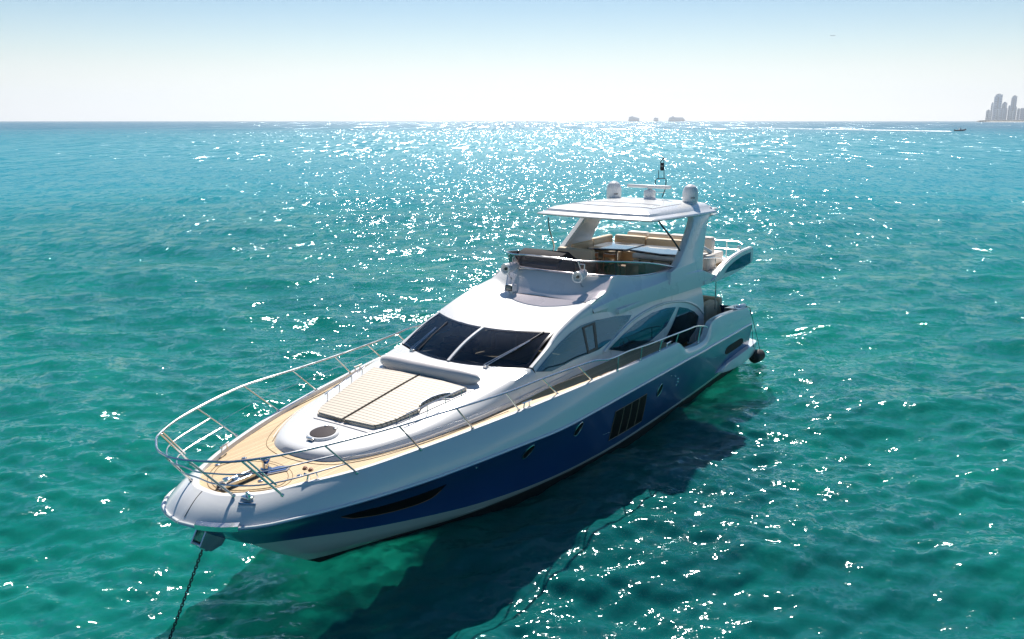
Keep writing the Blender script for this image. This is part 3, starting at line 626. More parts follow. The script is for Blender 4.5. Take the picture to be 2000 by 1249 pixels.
wiper(ws(-.70, -.04), ws(-.66, .60), (ws(-.60, .03), ws(-.63, .86)))
# side glazing follows the house side
T_side = bvh_of(HOUSE, PIL)
def side_lift(s):
    def f(x, z, off):
        h = T_side.ray_cast(Vector((x, 5, z)), Vector((0, -1, 0)))
        if h[0] is None: h = T_side.ray_cast(Vector((x, 5, z+.02)), Vector((0, -1, 0)))
        if h[0] is None: return None
        n = h[1] if h[1].y > 0 else -h[1]; p = h[0]+n*off; return Vector((p.x, p.y*s, p.z))
    return f
def to_xz(pts): 
    out = []
    for p in pts:
        h = on(p, T_side); 
        if h is None: h = at(p, y=1.95)
        out.append(Vector((h.x, h.z)))
    return out
w1 = to_xz([(1046, 727), (1066, 701), (1090, 673), (1113, 651), (1134, 636.5), (1163, 626), (1200, 618.5), (1233, 615.5), (1228, 626), (1214, 641), (1192, 666), (1168, 684), (1120, 704), (1076, 726)])
w2f = to_xz([(1188, 683), (1214, 656), (1243, 630), (1274, 611), (1301, 602), (1320, 600), (1311, 618), (1301, 637), (1284, 654), (1268, 668), (1240, 680), (1221, 687)])
w2a = to_xz([(1326, 600), (1342, 602.5), (1355, 609), (1364, 618), (1359, 642), (1347, 660), (1330, 676), (1309, 681), (1293, 673), (1302, 656), (1314, 632)])
def inside(poly, x, y):
    c = False; j = len(poly)-1
    for i in range(len(poly)):
        if (poly[i].y > y) != (poly[j].y > y) and x < (poly[j].x-poly[i].x)*(y-poly[i].y)/(poly[j].y-poly[i].y)+poly[i].x: c = not c
        j = i
    return c
bm = bmesh.new(); bm.from_mesh(HOUSE.data); ox = YC.location.x; kill = []
for f in bm.faces:
    vs = [(v.co.x+ox, v.co.z) for v in f.verts]
    for w in (w1, w2f, w2a):
        if all(inside(w, x, z) and min((Vector((x, z))-q).length for q in dens(w, .04)) > .035 for x, z in vs): kill.append(f); break
T_side = bvh_of(HOUSE, PIL)
bmesh.ops.delete(bm, geom=kill, context='FACES'); bm.to_mesh(HOUSE.data); bm.free()
for s in (1, -1):
    for nm, w in (('side_window', w1), ('arch_window', w2f), ('arch_window', w2a)):
        bm = bmesh.new(); panel(bm, w, side_lift(s), .012, .12, 0); fixn(bm); g = link(nm, bm, M_tint, YC, angle=50)
        if nm == 'side_window':
            fr = to_xz([(1136, 640), (1161, 629.5), (1167, 683), (1147, 692)])
            inn = to_xz([(1140.5, 642), (1157, 635), (1162.5, 679.5), (1149, 686)])
            bm = bmesh.new()
            for i in range(4): panel(bm, [fr[i], fr[(i+1) % 4], inn[(i+1) % 4], inn[i]], side_lift(s), .022, .1, .02)
            fixn(bm); link('window_frame', bm, M_mast, g, angle=50)
# raised moulding over the arched window
arc = [(1178, 688), (1206, 655), (1238, 624), (1272, 603), (1303, 592), (1335, 589.5), (1358, 597), (1373, 612), (1380, 630)]
for s in (1, -1):
    bm = bmesh.new(); P = [side_lift(s)(q.x, q.y, .01) for q in to_xz(arc)]; P = cr([p for p in P if p is not None], 40); add_tube(bm, P, .035, 8); link('arch_moulding', bm, M_white, YC)
# louvred panel abaft the arch window
lv = [(1364, 622), (1384, 625), (1386, 640), (1378, 660), (1366, 670), (1356, 668), (1361, 645)]
for s in (1, -1):
    bm = bmesh.new(); panel(bm, to_xz(lv), side_lift(s), .02, .12, .03); fixn(bm); g = link('louvre_panel', bm, M_grey, YC, angle=50)
    bm = bmesh.new(); zz = to_xz(lv); x0, x1 = min(q.x for q in zz), max(q.x for q in zz); z0, z1 = min(q.y for q in zz), max(q.y for q in zz)
    for k in range(9):
        x = x0+(x1-x0)*(k+1)/10; a = side_lift(s)(x, z0+.12, .035); b = side_lift(s)(x, z1-.06, .035)
        if a is not None and b is not None: add_tube(bm, [a, b], .016, 6)
    link('louvre', bm, M_mast, g)
# afterface of the house: saloon door
bm = bmesh.new(); add_box(bm, (4.25, -1.93, 1.6), (4.3, 1.93, 3.36)); link('saloon_door', bm, M_tint, YC)

# ------------------------------------------------------------------ hull features
def blue_lift(s, T=T_blue):
    def f(x, z, off):
        h = T.ray_cast(Vector((x, 5, z)), Vector((0, -1, 0)))
        if h[0] is None: return None
        n = h[1] if h[1].y > 0 else -h[1]; p = h[0]+n*off; return Vector((p.x, p.y*s, p.z))
    return f
def bxz(pts, T=T_blue): return [Vector((h.x, h.z)) for h in (on(p, T) for p in pts) if h is not None]
hw = bxz([(666, 1009.5), (700, 1000), (745, 989), (790, 976), (830, 962.5), (872, 946), (862, 957), (842, 973), (815, 985), (775, 997), (730, 1007), (690, 1012)])
for s in (1, -1):
    bm = bmesh.new(); panel(bm, hw, blue_lift(s), .006, .12, .03); fixn(bm); g = link('bow_window', bm, M_vblack, YC, angle=50)
    bm = bmesh.new(); P = [blue_lift(s)(q.x, q.y, .008) for q in hw[6:]+hw[:1]]; add_tube(bm, cr([p for p in P if p], 30), .006, 5); link('window_trim', bm, M_wood, g)
for c in ((1031, 882.5), (1129.5, 838), (1288, 762)):
    q = on(c, T_blue)
    for s in (1, -1):
        f = blue_lift(s); ring = [f(q.x+.125*math.cos(a), q.z+.175*math.sin(a), .008) for a in np.linspace(0, 2*math.pi, 29)]
        bm = bmesh.new(); panel(bm, [Vector((q.x+.12*math.cos(a), q.z+.17*math.sin(a))) for a in np.linspace(0, 2*math.pi, 24, endpoint=False)], f, .007, .07, .02); fixn(bm)
        g = link('porthole', bm, M_vblack, YC, angle=50)
        bm = bmesh.new(); add_tube(bm, ring, .013, 6, caps=False); link('porthole_rim', bm, M_rub, g)
vq = [(1202, 804), (1263, 769), (1252, 823), (1188, 861)]
V = bxz(vq)
for s in (1, -1):
    f = blue_lift(s); bm = bmesh.new(); panel(bm, V, f, .006, .12, .03); fixn(bm); g = link('engine_vent', bm, M_vblack, YC, angle=50)
    P = [f(*V[i].lerp(V[(i+1) % 4], k/6), .010) for i in range(4) for k in range(6)]; bm = bmesh.new(); add_tube(bm, P+[P[0]], .008, 5, caps=False); link('vent_trim', bm, M_bar, g)
    for t in (.26, .50, .75):
        a = V[0].lerp(V[1], t); b = V[3].lerp(V[2], t); bm = bmesh.new(); add_tube(bm, [f(*a.lerp(b, k/4), .012) for k in range(5)], .013, 6); link('vent_bar', bm, M_bar, g)
for px_i, py_i, r in ((1319, 735, .022), (1324, 740, .03), (1323, 746, .03), (1321, 752, .026), (1311, 734, .015), (1179, 849, .012), (1183.5, 847, .012), (1188, 845, .012), (930, 914, .014), (1397.5, 698, .014)):
    q = on((px_i, py_i), T_blue)
    if q is None: continue
    bm = bmesh.new(); add_lathe(bm, [(0, .02), (r*.6, .02), (r, .008), (r*1.15, 0)], blue_lift(1)(q.x, q.z, 0), (0, 1, .1), 12); link('through_hull_fitting', bm, M_chrome, YC)
# dark oval recess on the quarter
rec = smooth_poly(bxz([(1416, 690), (1421, 678), (1436, 668), (1448, 661), (1451.5, 666), (1446, 675), (1430, 686), (1420, 692)]), 4)
for s in (1, -1):
    bm = bmesh.new(); panel(bm, rec, blue_lift(s), .006, .1, .02); fixn(bm); link('quarter_recess', bm, M_dash, YC, angle=50)
# bow fittings: raised light bar, steel guard plate on the strake
bm = bmesh.new(); a, b = on((466, 984), T_top, .012), on((500, 986), T_top, .012)
add_tube(bm, [a, b], .022, 6); link('bow_fairlead_slot', bm, M_steel, YC)
bm = bmesh.new()
gp = [q for q in C_rub if .30 < q[1] < .98 and q[0] > 20.5]
P = np.array(gp); nv = P/np.linalg.norm(P-np.array([19.5, 0, 0]), axis=1)[:, None]*0+np.array([.045, .035, 0])
grid_faces(bm, [P+nv+np.array([0, 0, -.035]), P+nv+np.array([.004, .004, .05]), P+np.array([-.05, -.03, .065])])
link('anchor_guard_plate', bm, M_steel, YC)
for k in (0, 1):    # moulded seams on the bow panel
    bm = bmesh.new(); pts = [(395, 963), (340+18, 1012)] if k == 0 else [(409, 948), (359, 1013)]
    if k: 
        P = [on(((409-(50*t)), 948+65*t-8*math.sin(math.pi*t)), T_top, .003) for t in np.linspace(0.02, .97, 12)]
        add_tube(bm, [p for p in P if p], .006, 5); link('panel_seam', bm, M_teakseam, YC)
    else: bm.free()
# ------------------------------------------------------------------ yacht: flybridge
XF = np.concatenate([np.linspace(10.95, 9.2, 40), np.linspace(9.1, 3.3, 50)])
f_un = fx([(10.95, 1.86, 3.68), (10.2, 1.88, 3.60), (9.6, 1.90, 3.54), (8, 2.02, 3.48), (6.5, 2.12, 3.44), (5, 2.18, 3.41), (3.3, 2.24, 3.40)], XF)
f_cr = fx([(10.95, 1.865, 3.76), (10.3, 1.88, 3.80), (9.8, 1.89, 3.83), (9.2, 1.92, 3.85), (8.0, 2.0, 3.86), (6.5, 2.10, 3.91), (4.7, 2.19, 3.84), (3.8, 2.24, 3.60), (3.3, 2.25, 3.55)], XF)
f_top = fx([(10.95, 1.80, 3.925), (10.3, 1.765, 4.035), (10.05, 1.74, 4.09), (9.75, 1.68, 4.26), (9.49, 1.65, 4.37), (8.5, 1.76, 4.23), (7.3, 1.87, 4.14), (6.5, 1.99, 4.16), (5.4, 2.06, 4.10), (4.6, 2.11, 3.90), (3.8, 2.2, 3.63), (3.3, 2.22, 3.56)], XF)
f_cap = f_top.copy(); f_cap[:, 1] -= .12; f_cap[:, 2] += .0
f_in = f_cap.copy(); f_in[:, 1] -= .02; f_in[:, 2] = 3.60
f_und = f_un.copy(); f_und[:, 1] = 1.90; f_und[:, 2] = np.minimum(f_un[:, 2], 3.50)-.01
crb = f_cr.copy(); crb[:, 2] += .03; crb[:, 1] -= .005
rows = [f_und, f_un] + [f_un*.5+f_cr*.5+np.array([0, .02, 0])] + [f_cr, crb] + quadrows(crb, (crb+f_top)/2+np.array([0, -.03, 0]), f_top, 6)[1:]
bm = bmesh.new(); grid_faces(bm, rows); fixn(bm)
SIDES = []
for s in (1, -1):
    bm = bmesh.new(); grid_faces(bm, [r*np.array([1, s, 1]) for r in rows]); fixn(bm); SIDES.append(link('flybridge_side', bm, M_white, YC, angle=22))
k0 = int(np.argmax(XF < 9.75))
for s in (1, -1):
    bm = bmesh.new(); q = np.array([1, s, 1]); grid_faces(bm, [f_top[k0:]*q, (f_top[k0:]*.5+f_cap[k0:]*.5+np.array([0, 0, .012]))*q, f_cap[k0:]*q, f_in[k0:]*q]); fixn(bm); link('coaming_lining', bm, M_white, YC, angle=60)
# coaming front with the rounded ledge at its foot
def yrow(tab, n=22):
    T = np.array(tab); ys = T[:, 1]; yy = np.linspace(0, ys[-1], n); return np.stack([pchip(ys, T[:, 0], yy), yy, pchip(ys, T[:, 2], yy)], 1)
g0 = yrow([(10.52, 0, 3.845), (10.56, .6, 3.85), (10.66, 1.1, 3.865), (10.80, 1.45, 3.90), (10.94, 1.735, 3.94), (10.95, 1.80, 3.925)])
g1 = yrow([(10.50, 0, 3.895), (10.50, .6, 3.90), (10.52, 1.1, 3.925), (10.55, 1.45, 3.965), (10.58, 1.70, 4.0), (10.60, 1.775, 3.99)])
g2 = yrow([(10.42, 0, 3.935), (10.39, .6, 3.945), (10.32, 1.08, 3.97), (10.24, 1.35, 4.01), (10.16, 1.62, 4.06), (10.10, 1.745, 4.075)])
g3 = yrow([(10.20, 0, 4.19), (10.17, .6, 4.19), (10.06, 1.05, 4.20), (9.95, 1.32, 4.22), (9.84, 1.53, 4.25), (9.74, 1.68, 4.265)])
g4 = yrow([(9.99, 0, 4.42), (9.94, .6, 4.42), (9.82, 1.05, 4.41), (9.70, 1.36, 4.40), (9.58, 1.55, 4.39), (9.49, 1.65, 4.37)])
g5 = g4+np.array([-.06, -.0, .015]); g5[:, 1] *= .97; g6 = g4+np.array([-.14, 0, 0]); g6[:, 1] *= .93; g7 = g6.copy(); g7[:, 2] = 3.6
rows = [g0, g1, g2] + quadrows(g2, g3, g4, 8)[1:] + [g5, g6, g7]
bm = bmesh.new(); grid_faces(bm, rows); grid_faces(bm, [r*np.array([1, -1, 1]) for r in rows]); weld(bm, 1e-3)
COAM = link('coaming_front', bm, M_white, YC, angle=45); T_coam = bvh_of(COAM)
bm = bmesh.new(); P = [(g0[k]+np.array([.012, 0, .004])) for k in range(0, 20)]; P = [np.array(p)*np.array([1, -1, 1]) for p in P[::-1]]+P[1:]
add_tube(bm, P, .012, 6); link('roof_joint', bm, M_teakseam, YC)
bm = bmesh.new(); add_box(bm, (1.0, -2.0, 3.46), (9.8, 2.0, 3.60), .03); link('flybridge_floor', bm, M_white, YC)
bm = bmesh.new(); add_box(bm, (1.3, -1.9, 3.603), (9.4, 1.9, 3.612)); link('flybridge_planking', bm, M_teak, YC)
# smoked wind screen, steel top rail and stays
vb = cr([(9.97, 0, 4.42), (9.94, .5, 4.42), (9.86, .95, 4.41), (9.70, 1.36, 4.40), (9.42, 1.60, 4.37), (8.5, 1.72, 4.235), (7.3, 1.83, 4.145), (6.45, 1.98, 4.17)], 60)
vt = cr([(10.36, 0, 4.86), (10.31, .5, 4.85), (10.18, .98, 4.81), (9.88, 1.40, 4.79), (9.50, 1.60, 4.75), (8.65, 1.74, 4.64), (7.55, 1.86, 4.46), (6.35, 2.0, 4.20)], 60)
rows = blend(vb, vt, 4)
bm = bmesh.new(); grid_faces(bm, rows); grid_faces(bm, [r*np.array([1, -1, 1]) for r in rows]); weld(bm, 1e-3); SCR = link('wind_screen', bm, M_vent, YC, angle=0)
def mir(P): return [np.array(p)*np.array([1, -1, 1]) for p in P[::-1]]+list(P[1:])
bm = bmesh.new(); add_tube(bm, mir(vt), .02, 8); link('screen_rail', bm, M_steel, SCR)
bm = bmesh.new(); add_tube(bm, mir(vb+np.array([.03, 0, .01]))[8:-8], .024, 8); link('lower_rail', bm, M_steel, SCR)
for s in (1, -1):
    for a, b in (((10.18, .98*s, 4.81), (9.9, 1.0*s, 4.33)),):
        bm = bmesh.new(); add_tube(bm, [a, b], .02, 8); link('screen_stay', bm, M_steel, SCR)
    bm = bmesh.new(); add_tube(bm, [vt[35]*np.array([1, s, 1]), vb[35]*np.array([1, s, 1])], .02, 6); link('screen_joint', bm, M_mast, SCR)
# horns / spotlights on the coaming front
for s, nm in ((1, ''), (-1, '')):
    t = bpy.data.objects.new('horn', None); COL.objects.link(t); t.parent = YC; t.empty_display_size = .1
    c = at((1127.5, 542), y=1.1) if s > 0 else at((986, 528.6), y=-1.1)
    c = Vector((10.40, 1.10*s, 4.43)); t.location = c-Vector(YC.location)
    bm = bmesh.new(); ax = (1, .12*s, -.1)
    add_lathe(bm, [(0, -.52), (.06, -.51), (.10, -.45), (.125, -.30), (.142, -.10), (.155, 0), (.148, .025), (.118, .025), (.075, -.05), (0, -.06)], c, ax, 20); link('horn_body', bm, M_white, t)
    bm = bmesh.new(); add_lathe(bm, [(0, .0), (.035, 0), (.042, -.04)], c+Vector((.012, 0, 0)), ax, 14); link('horn_mouth', bm, M_dark, t)
    bm = bmesh.new(); add_tube(bm, [c+Vector((-.12, 0, -.1)), c+Vector((-.22, 0, -.26)), c+Vector((-.38, 0, -.32))], .02, 6); add_tube(bm, [c+Vector((-.33, 0, .04)), c+Vector((-.36, 0, .28)), (10.12, 1.0*s, 4.72)], .016, 6); link('horn_bracket', bm, M_steel, t)
# square searchlight on the coach roof
c = Vector((10.72, -.72, 4.02)); t = bpy.data.objects.new('searchlight', None); COL.objects.link(t); t.parent = YC; t.location = c-Vector(YC.location); t.empty_display_size = .1
bm = bmesh.new(); add_box(bm, c-Vector((.13, .12, .09)), c+Vector((.08, .12, .09)), .02); add_box(bm, c-Vector((.08, .03, .17)), c+Vector((-.02, .03, -.08))); link('lamp_housing', bm, M_white, t)
bm = bmesh.new(); add_box(bm, c+Vector((.078, -.105, -.075)), c+Vector((.095, .105, .075)), .008); link('lamp_bezel', bm, M_dark, t)
bm = bmesh.new(); add_box(bm, c+Vector((.094, -.07, -.04)), c+Vector((.102, .07, .045)), .003); link('lamp_glass', bm, M_lens, t)
# side vents at the ridge
for s in (1, -1):
    bm = bmesh.new(); q = Vector((9.72, 1.63*s, 4.02)); 
    add_prism(bm, [(10.12, 1.76*s, 4.06), (9.92, 1.76*s, 4.07), (9.80, 1.72*s, 4.26)], (0, -.02*s, 0)); fixn(bm); link('ridge_fin', bm, M_white, YC)
# aft wings of the flybridge
fin = [at(p, y=2.3) for p in ((1392, 549), (1399, 541), (1406, 529), (1414, 518), (1430, 503), (1450, 490), (1470, 482), (1472, 486), (1470.5, 512), (1450, 527), (1431, 537), (1400, 551))]
for s in (1, -1):
    bm = bmesh.new(); add_prism(bm, [Vector((p.x, (p.y-.16)*s, p.z)) for p in fin], (0, .16*s, 0)); fixn(bm)
    bmesh.ops.bevel(bm, geom=[e for e in bm.edges if abs((e.verts[0].co-e.verts[1].co).y) < .01], offset=.03, segments=3, affect='EDGES')
    FINO = link('flybridge_wing', bm, M_white, YC, angle=40)
    gp = [at(p, y=2.3) for p in ((1415, 534), (1422, 523), (1434, 511.5), (1450, 500), (1466, 493), (1465.5, 514), (1448, 523))]
    bm = bmesh.new(); add_prism(bm, [Vector((p.x, 2.302*s, p.z)) for p in gp], (0, .006*s, 0)); fixn(bm); link('wing_glass', bm, M_tint, FINO)
    # inner slope of the wing down to the deck
    bm = bmesh.new(); top = [Vector((p.x, (p.y-.12)*s, p.z-.01)) for p in fin[1:7]]; low = [Vector((p.x-.1, (p.y-.55)*s, 3.6)) for p in fin[1:7]]
    grid_faces(bm, [top, low]); fixn(bm); link('wing_lining', bm, M_white, FINO)
    bm = bmesh.new(); add_prism(bm, [(4.6, 2.0*s, 3.44), (4.6, 2.24*s, 3.44), (1.6, 2.24*s, 3.44), (1.0, 1.6*s, 3.44), (1.0, 1.3*s, 3.44)], (0, 0, .10)); fixn(bm); link('wing_deck', bm, M_white, YC)
bm = bmesh.new(); add_prism(bm, [(1.3, -2.1, 3.42), (1.3, 2.1, 3.42), (.75, 1.7, 3.44), (.6, 0, 3.46), (.75, -1.7, 3.44)], (0, 0, .16)); fixn(bm); link('flybridge_overhang', bm, M_white, YC)
# arch legs
secs = [(3.80, 6.95, 4.50, 2.14), (4.13, 6.85, 4.42, 2.10), (4.20, 6.48, 4.40, 2.09), (4.35, 6.15, 4.32, 2.06), (4.6, 5.80, 4.20, 2.03), (4.9, 5.40, 4.00, 1.98), (5.2, 5.02, 3.76, 1.93), (5.38, 4.82, 3.55, 1.89), (5.50, 4.75, 3.35, 1.84), (5.60, 4.75, 3.1, 1.74)]
for s in (1, -1):
    bm = bmesh.new(); rings = []
    for z, xf, xa, yo in secs:
        yi = yo-.22; r = .05
        rings.append([Vector(p) for p in ((xf, (yi+r)*s, z), (xf, (yo-r)*s, z), (xf-r*.4, (yo-.012)*s, z), (xf-r*1.6, yo*s, z), (xa+r*1.6, yo*s, z), (xa+r*.4, (yo-.012)*s, z), (xa, (yo-r)*s, z), (xa, (yi+r)*s, z), (xa+r, yi*s, z), (xf-r, yi*s, z))])
    V = [[bm.verts.new(p) for p in r] for r in rings]
    for a, b in zip(V, V[1:]):
        for k in range(len(a)): bm.faces.new((a[k], a[(k+1) % len(a)], b[(k+1) % len(a)], b[k]))
    bm.faces.new(V[0]); bm.faces.new(V[-1][::-1]); fixn(bm); link('arch_leg', bm, M_white if s > 0 else M_white, YC, angle=30)
# hardtop
def ring(x0, x1, w0, w1, z0, z1, bulge, n=12, rc=.3):
    """closed outline: x1 front, x0 aft; half widths; heights front z1 / aft z0"""
    P = []
    for t in np.linspace(-1, 1, 2*n+1): P.append((x1+bulge*(1-t*t), w1*t, None))
    for t in np.linspace(0, 1, n)[1:-1]: P.append((x1+(x0-x1)*t, w1+(w0-w1)*t+.06*math.sin(math.pi*t), None))
    for t in np.linspace(1, -1, 2*n+1): P.append((x0-.15*(1-t*t), w0*t, None))
    for t in np.linspace(1, 0, n)[1:-1]: P.append((x1+(x0-x1)*t, -(w1+(w0-w1)*t+.06*math.sin(math.pi*t)), None))
    out = []
    for x, y, _ in P:
        t = (x-x0)/(x1-x0); out.append(Vector((x, y, z0+(z1-z0)*t+.0)))
    return out
R5 = [ring(3.1, 7.45, 1.55, 1.6, 5.50, 5.60, .10), ring(2.95, 7.66, 1.84, 1.80, 5.44, 5.60, .14), ring(2.93, 7.70, 1.88, 1.83, 5.47, 5.635, .14), ring(2.95, 7.66, 1.86, 1.80, 5.52, 5.665, .14),
      ring(3.05, 7.46, 1.72, 1.66, 5.60, 5.705, .12), ring(3.1, 7.40, 1.66, 1.62, 5.68, 5.77, .12), ring(3.2, 7.22, 1.56, 1.50, 5.76, 5.83, .11), ring(3.5, 6.9, 1.2, 1.2, 5.83, 5.875, .09), ring(3.9, 6.4, .6, .6, 5.865, 5.905, .04)]
bm = bmesh.new(); V = [[bm.verts.new(p) for p in r] for r in R5]; n = len(V[0])
for a, b in zip(V, V[1:]):
    for k in range(n): bm.faces.new((a[k], a[(k+1) % n], b[(k+1) % n], b[k]))
bm.faces.new(V[0][::-1]); bm.faces.new(V[-1]); fixn(bm); HT = link('hardtop', bm, M_white, YC, angle=28); T_ht = bvh_of(HT)
def ht(x, y, off=.0):
    h = T_ht.ray_cast(Vector((x, y, 8)), Vector((0, 0, -1))); return h[0]+Vector((0, 0, off))
bm = bmesh.new(); add_tube(bm, [ht(6.9-.25*abs(y/1.3)**2, y, .004) for y in np.linspace(-1.35, 1.35, 22)], .014, 6)
for s in (1, -1): add_tube(bm, [ht(x, s*1.36, .004) for x in np.linspace(6.65, 4.6, 14)], .010, 6)
link('sunroof_seam', bm, M_grey, HT)
bm = bmesh.new(); add_tube(bm, [ht(5.9-.15*abs(y/1.2)**2, y, .004) for y in np.linspace(-1.2, 1.2, 18)], .009, 6); link('sunroof_seam', bm, M_grey, HT)
# front stays of the hardtop
for s in (1, -1):
    bm = bmesh.new()
    if s < 0: add_tube(bm, cr([at((1071, 425), y=-1.75), at((1072.5, 445), y=-1.77), at((1077, 463), y=-1.79), (6.75, -1.80, 4.50), (7.0, -1.82, 4.28)], 16), .022, 8)
    else: add_tube(bm, cr([(7.05, 1.75, 5.56), (6.5, 1.80, 5.18), (5.98, 1.86, 4.78), (5.72, 1.9, 4.52)], 14), .026, 8); 
    link('hardtop_stay', bm, M_mast if s > 0 else M_steel, YC)
bm = bmesh.new(); add_box(bm, (5.62, 1.84, 4.45), (5.82, 1.93, 4.56), .02); link('stay_foot', bm, M_mast, YC)
# domes, radar, mast
for s in (1, -1):
    b = ht(3.80, 1.32*s); zb = 5.80
    bm = bmesh.new(); add_lathe(bm, [(.20, -.10), (.235, -.08), (.235, .0), (.215, .02), (.24, .05), (.245, .15), (.243, .30), (.225, .40), (.18, .49), (.11, .545), (.04, .565), (0, .568)], (3.80, 1.32*s, zb), n=32); g = link('satellite_dome', bm, M_white, YC, angle=25)
    bm = bmesh.new()
    for k in range(5):
        a = math.atan2(.9, .55)+(k-2)*.11-.28; h = (.05, .035, .035, .05, .04)[k]
        c = Vector((3.80+.245*math.cos(a), 1.32*s+.245*math.sin(a), zb+.17)); u = Vector((-math.sin(a), math.cos(a), 0)); nrm = Vector((math.cos(a), math.sin(a), 0))
        bm.faces.new([bm.verts.new(c+nrm*.003+u*dx+Vector((0, 0, dz))) for dx, dz in ((-.009, -h/2), (.009, -h/2), (.009, h/2), (-.009, h/2))])
    link('dome_marking', bm, M_mast, g, smooth=False)
rb = bpy.data.objects.new('radar', None); COL.objects.link(rb); rb.parent = YC; rb.location = Vector((3.9, 0, 5.85))-Vector(YC.location); rb.empty_display_size = .1
bm = bmesh.new(); add_lathe(bm, [(.26, 0), (.26, .03), (.20, .04), (.17, .08), (.19, .13), (.19, .25), (.16, .30), (.07, .32), (.07, .37), (0, .37)], (3.9, 0, 5.84), n=28); link('radar_pedestal', bm, M_white, rb)
bm = bmesh.new(); add_box(bm, (3.82, -.78, 6.20), (3.98, .70, 6.30), .03, 3); link('radar_scanner', bm, M_white, rb)
bm = bmesh.new(); add_box(bm, (3.81, -.76, 6.235), (3.815, .68, 6.255)); link('scanner_band', bm, M_red, rb)
ms = bpy.data.objects.new('signal_mast', None); COL.objects.link(ms); ms.parent = YC; ms.location = Vector((3.0, 0, 5.7))-Vector(YC.location); ms.empty_display_size = .1
bm = bmesh.new()
P1 = [at(p, x=3.0) for p in ((1293, 386), (1300, 368), (1301, 352), (1298.5, 349), (1284, 349), (1280, 352), (1280, 360))]
add_tube(bm, P1, .016, 6)
add_tube(bm, [at(p, x=3.0) for p in ((1286, 349), (1286.5, 333))], .012, 6); add_tube(bm, [at(p, x=3.0) for p in ((1297, 349), (1296.5, 312))], .013, 6); add_tube(bm, [at(p, x=3.0) for p in ((1290, 331), (1290.5, 316), (1294, 312), (1297.5, 314))], .016, 6)
link('mast_tube', bm, M_mast, ms)
c = at((1293, 326), x=3.0); bm = bmesh.new(); add_lathe(bm, [(0, -.13), (.05, -.12), (.06, -.03), (.06, .07), (.045, .12), (0, .13)], c, n=16); link('anchor_lantern', bm, M_dash, ms)
bm = bmesh.new(); add_lathe(bm, [(.061, -.01), (.063, .04), (.061, .05)], c, n=16); link('lantern_lens', bm, M_lens, ms)
c = at((1296, 310), x=3.0); bm = bmesh.new(); add_tube(bm, [c+Vector((-.1, -.06, 0)), c+Vector((.1, .06, .0))], .018, 6); add_lathe(bm, [(0, .04), (.03, .03), (.03, -.02), (0, -.02)], c, n=10); link('wind_vane', bm, M_mast, ms)
bm = bmesh.new(); add_tube(bm, [at((1265, 375.5), x=3.0), at((1300, 376), x=3.0)], .01, 6); link('mast_spreader', bm, M_steel, ms)
bm = bmesh.new(); add_tube(bm, [ht(5.6, -1.35, .0), Vector((4.6, -1.45, 6.10))], .008, 5); link('whip_aerial', bm, M_white, YC)
for s in (1, -1):   # aerial shelf on the after edge of each arch leg
    bm = bmesh.new(); add_prism(bm, [(3.35, 1.35*s, 5.36), (3.4, 1.85*s, 5.36), (2.5, 1.78*s, 5.36), (2.35, 1.4*s, 5.36)], (0, 0, .035)); add_tube(bm, [(2.9, 1.6*s, 5.4), (3.4, 1.65*s, 5.46)], .09, 10); fixn(bm); g = link('aerial_shelf', bm, M_white, YC, angle=30)
    bm = bmesh.new(); add_lathe(bm, [(.02, 0), (.02, .10), (.15, .13), (.16, .155), (.13, .17), (0, .175)], (2.52, 1.58*s, 5.39), n=20); link('gps_aerial', bm, M_white, g)
    bm = bmesh.new(); add_lathe(bm, [(.15, 0), (.16, .1), (.13, .2), (.06, .25), (0, .26)], (3.05, 1.62*s, 5.42), n=20); link('camera_housing', bm, M_white, g)
# starboard helm console and seats
bm = bmesh.new(); add_prism(bm, [(9.25, -1.75, 3.61), (9.15, -1.75, 4.35), (8.85, -1.75, 4.60), (8.45, -1.75, 4.58), (8.1, -1.75, 4.30), (8.1, -1.75, 3.61)], (0, 1.50, 0)); fixn(bm)
bmesh.ops.bevel(bm, geom=bm.edges[:], offset=.05, segments=3, affect='EDGES'); HC = link('helm_console', bm, M_console, YC, angle=40)
bm = bmesh.new(); add_prism(bm, [(9.06, -1.72, 4.47), (8.88, -1.72, 4.635), (8.5, -1.72, 4.72), (7.95, -1.72, 4.42), (8.0, -1.72, 4.34), (8.45, -1.72, 4.56), (8.84, -1.72, 4.57)], (0, 1.44, 0)); fixn(bm); link('dash_hood', bm, M_dash, HC, angle=30)
bm = bmesh.new(); rr = [(7.98+.0*math.cos(a), -1.0+.19*math.cos(a), 4.32+.19*math.sin(a)) for a in np.linspace(0, 2*math.pi, 25)]; add_tube(bm, rr, .014, 6, caps=False); link('steering_wheel', bm, M_mast, HC)
for k in (0, 1):
    bm = bmesh.new(); add_lathe(bm, [(0, .012), (.022, .01), (.024, 0)], (9.2, -.75-.5*k, 4.28), (1, 0, .1), 10); link('console_button', bm, M_mast, HC)
bm = bmesh.new(); add_box(bm, (6.75, -1.65, 3.61), (7.35, -.42, 4.10), .07, 3); add_box(bm, (6.62, -1.65, 4.0), (6.85, -.42, 4.55), .07, 3); link('helm_bench', bm, M_beige, YC, angle=50)
bm = bmesh.new(); add_box(bm, (5.2, -1.9, 3.61), (7.9, -1.78, 4.28), .03, 2); link('starboard_locker', bm, M_pale, YC)
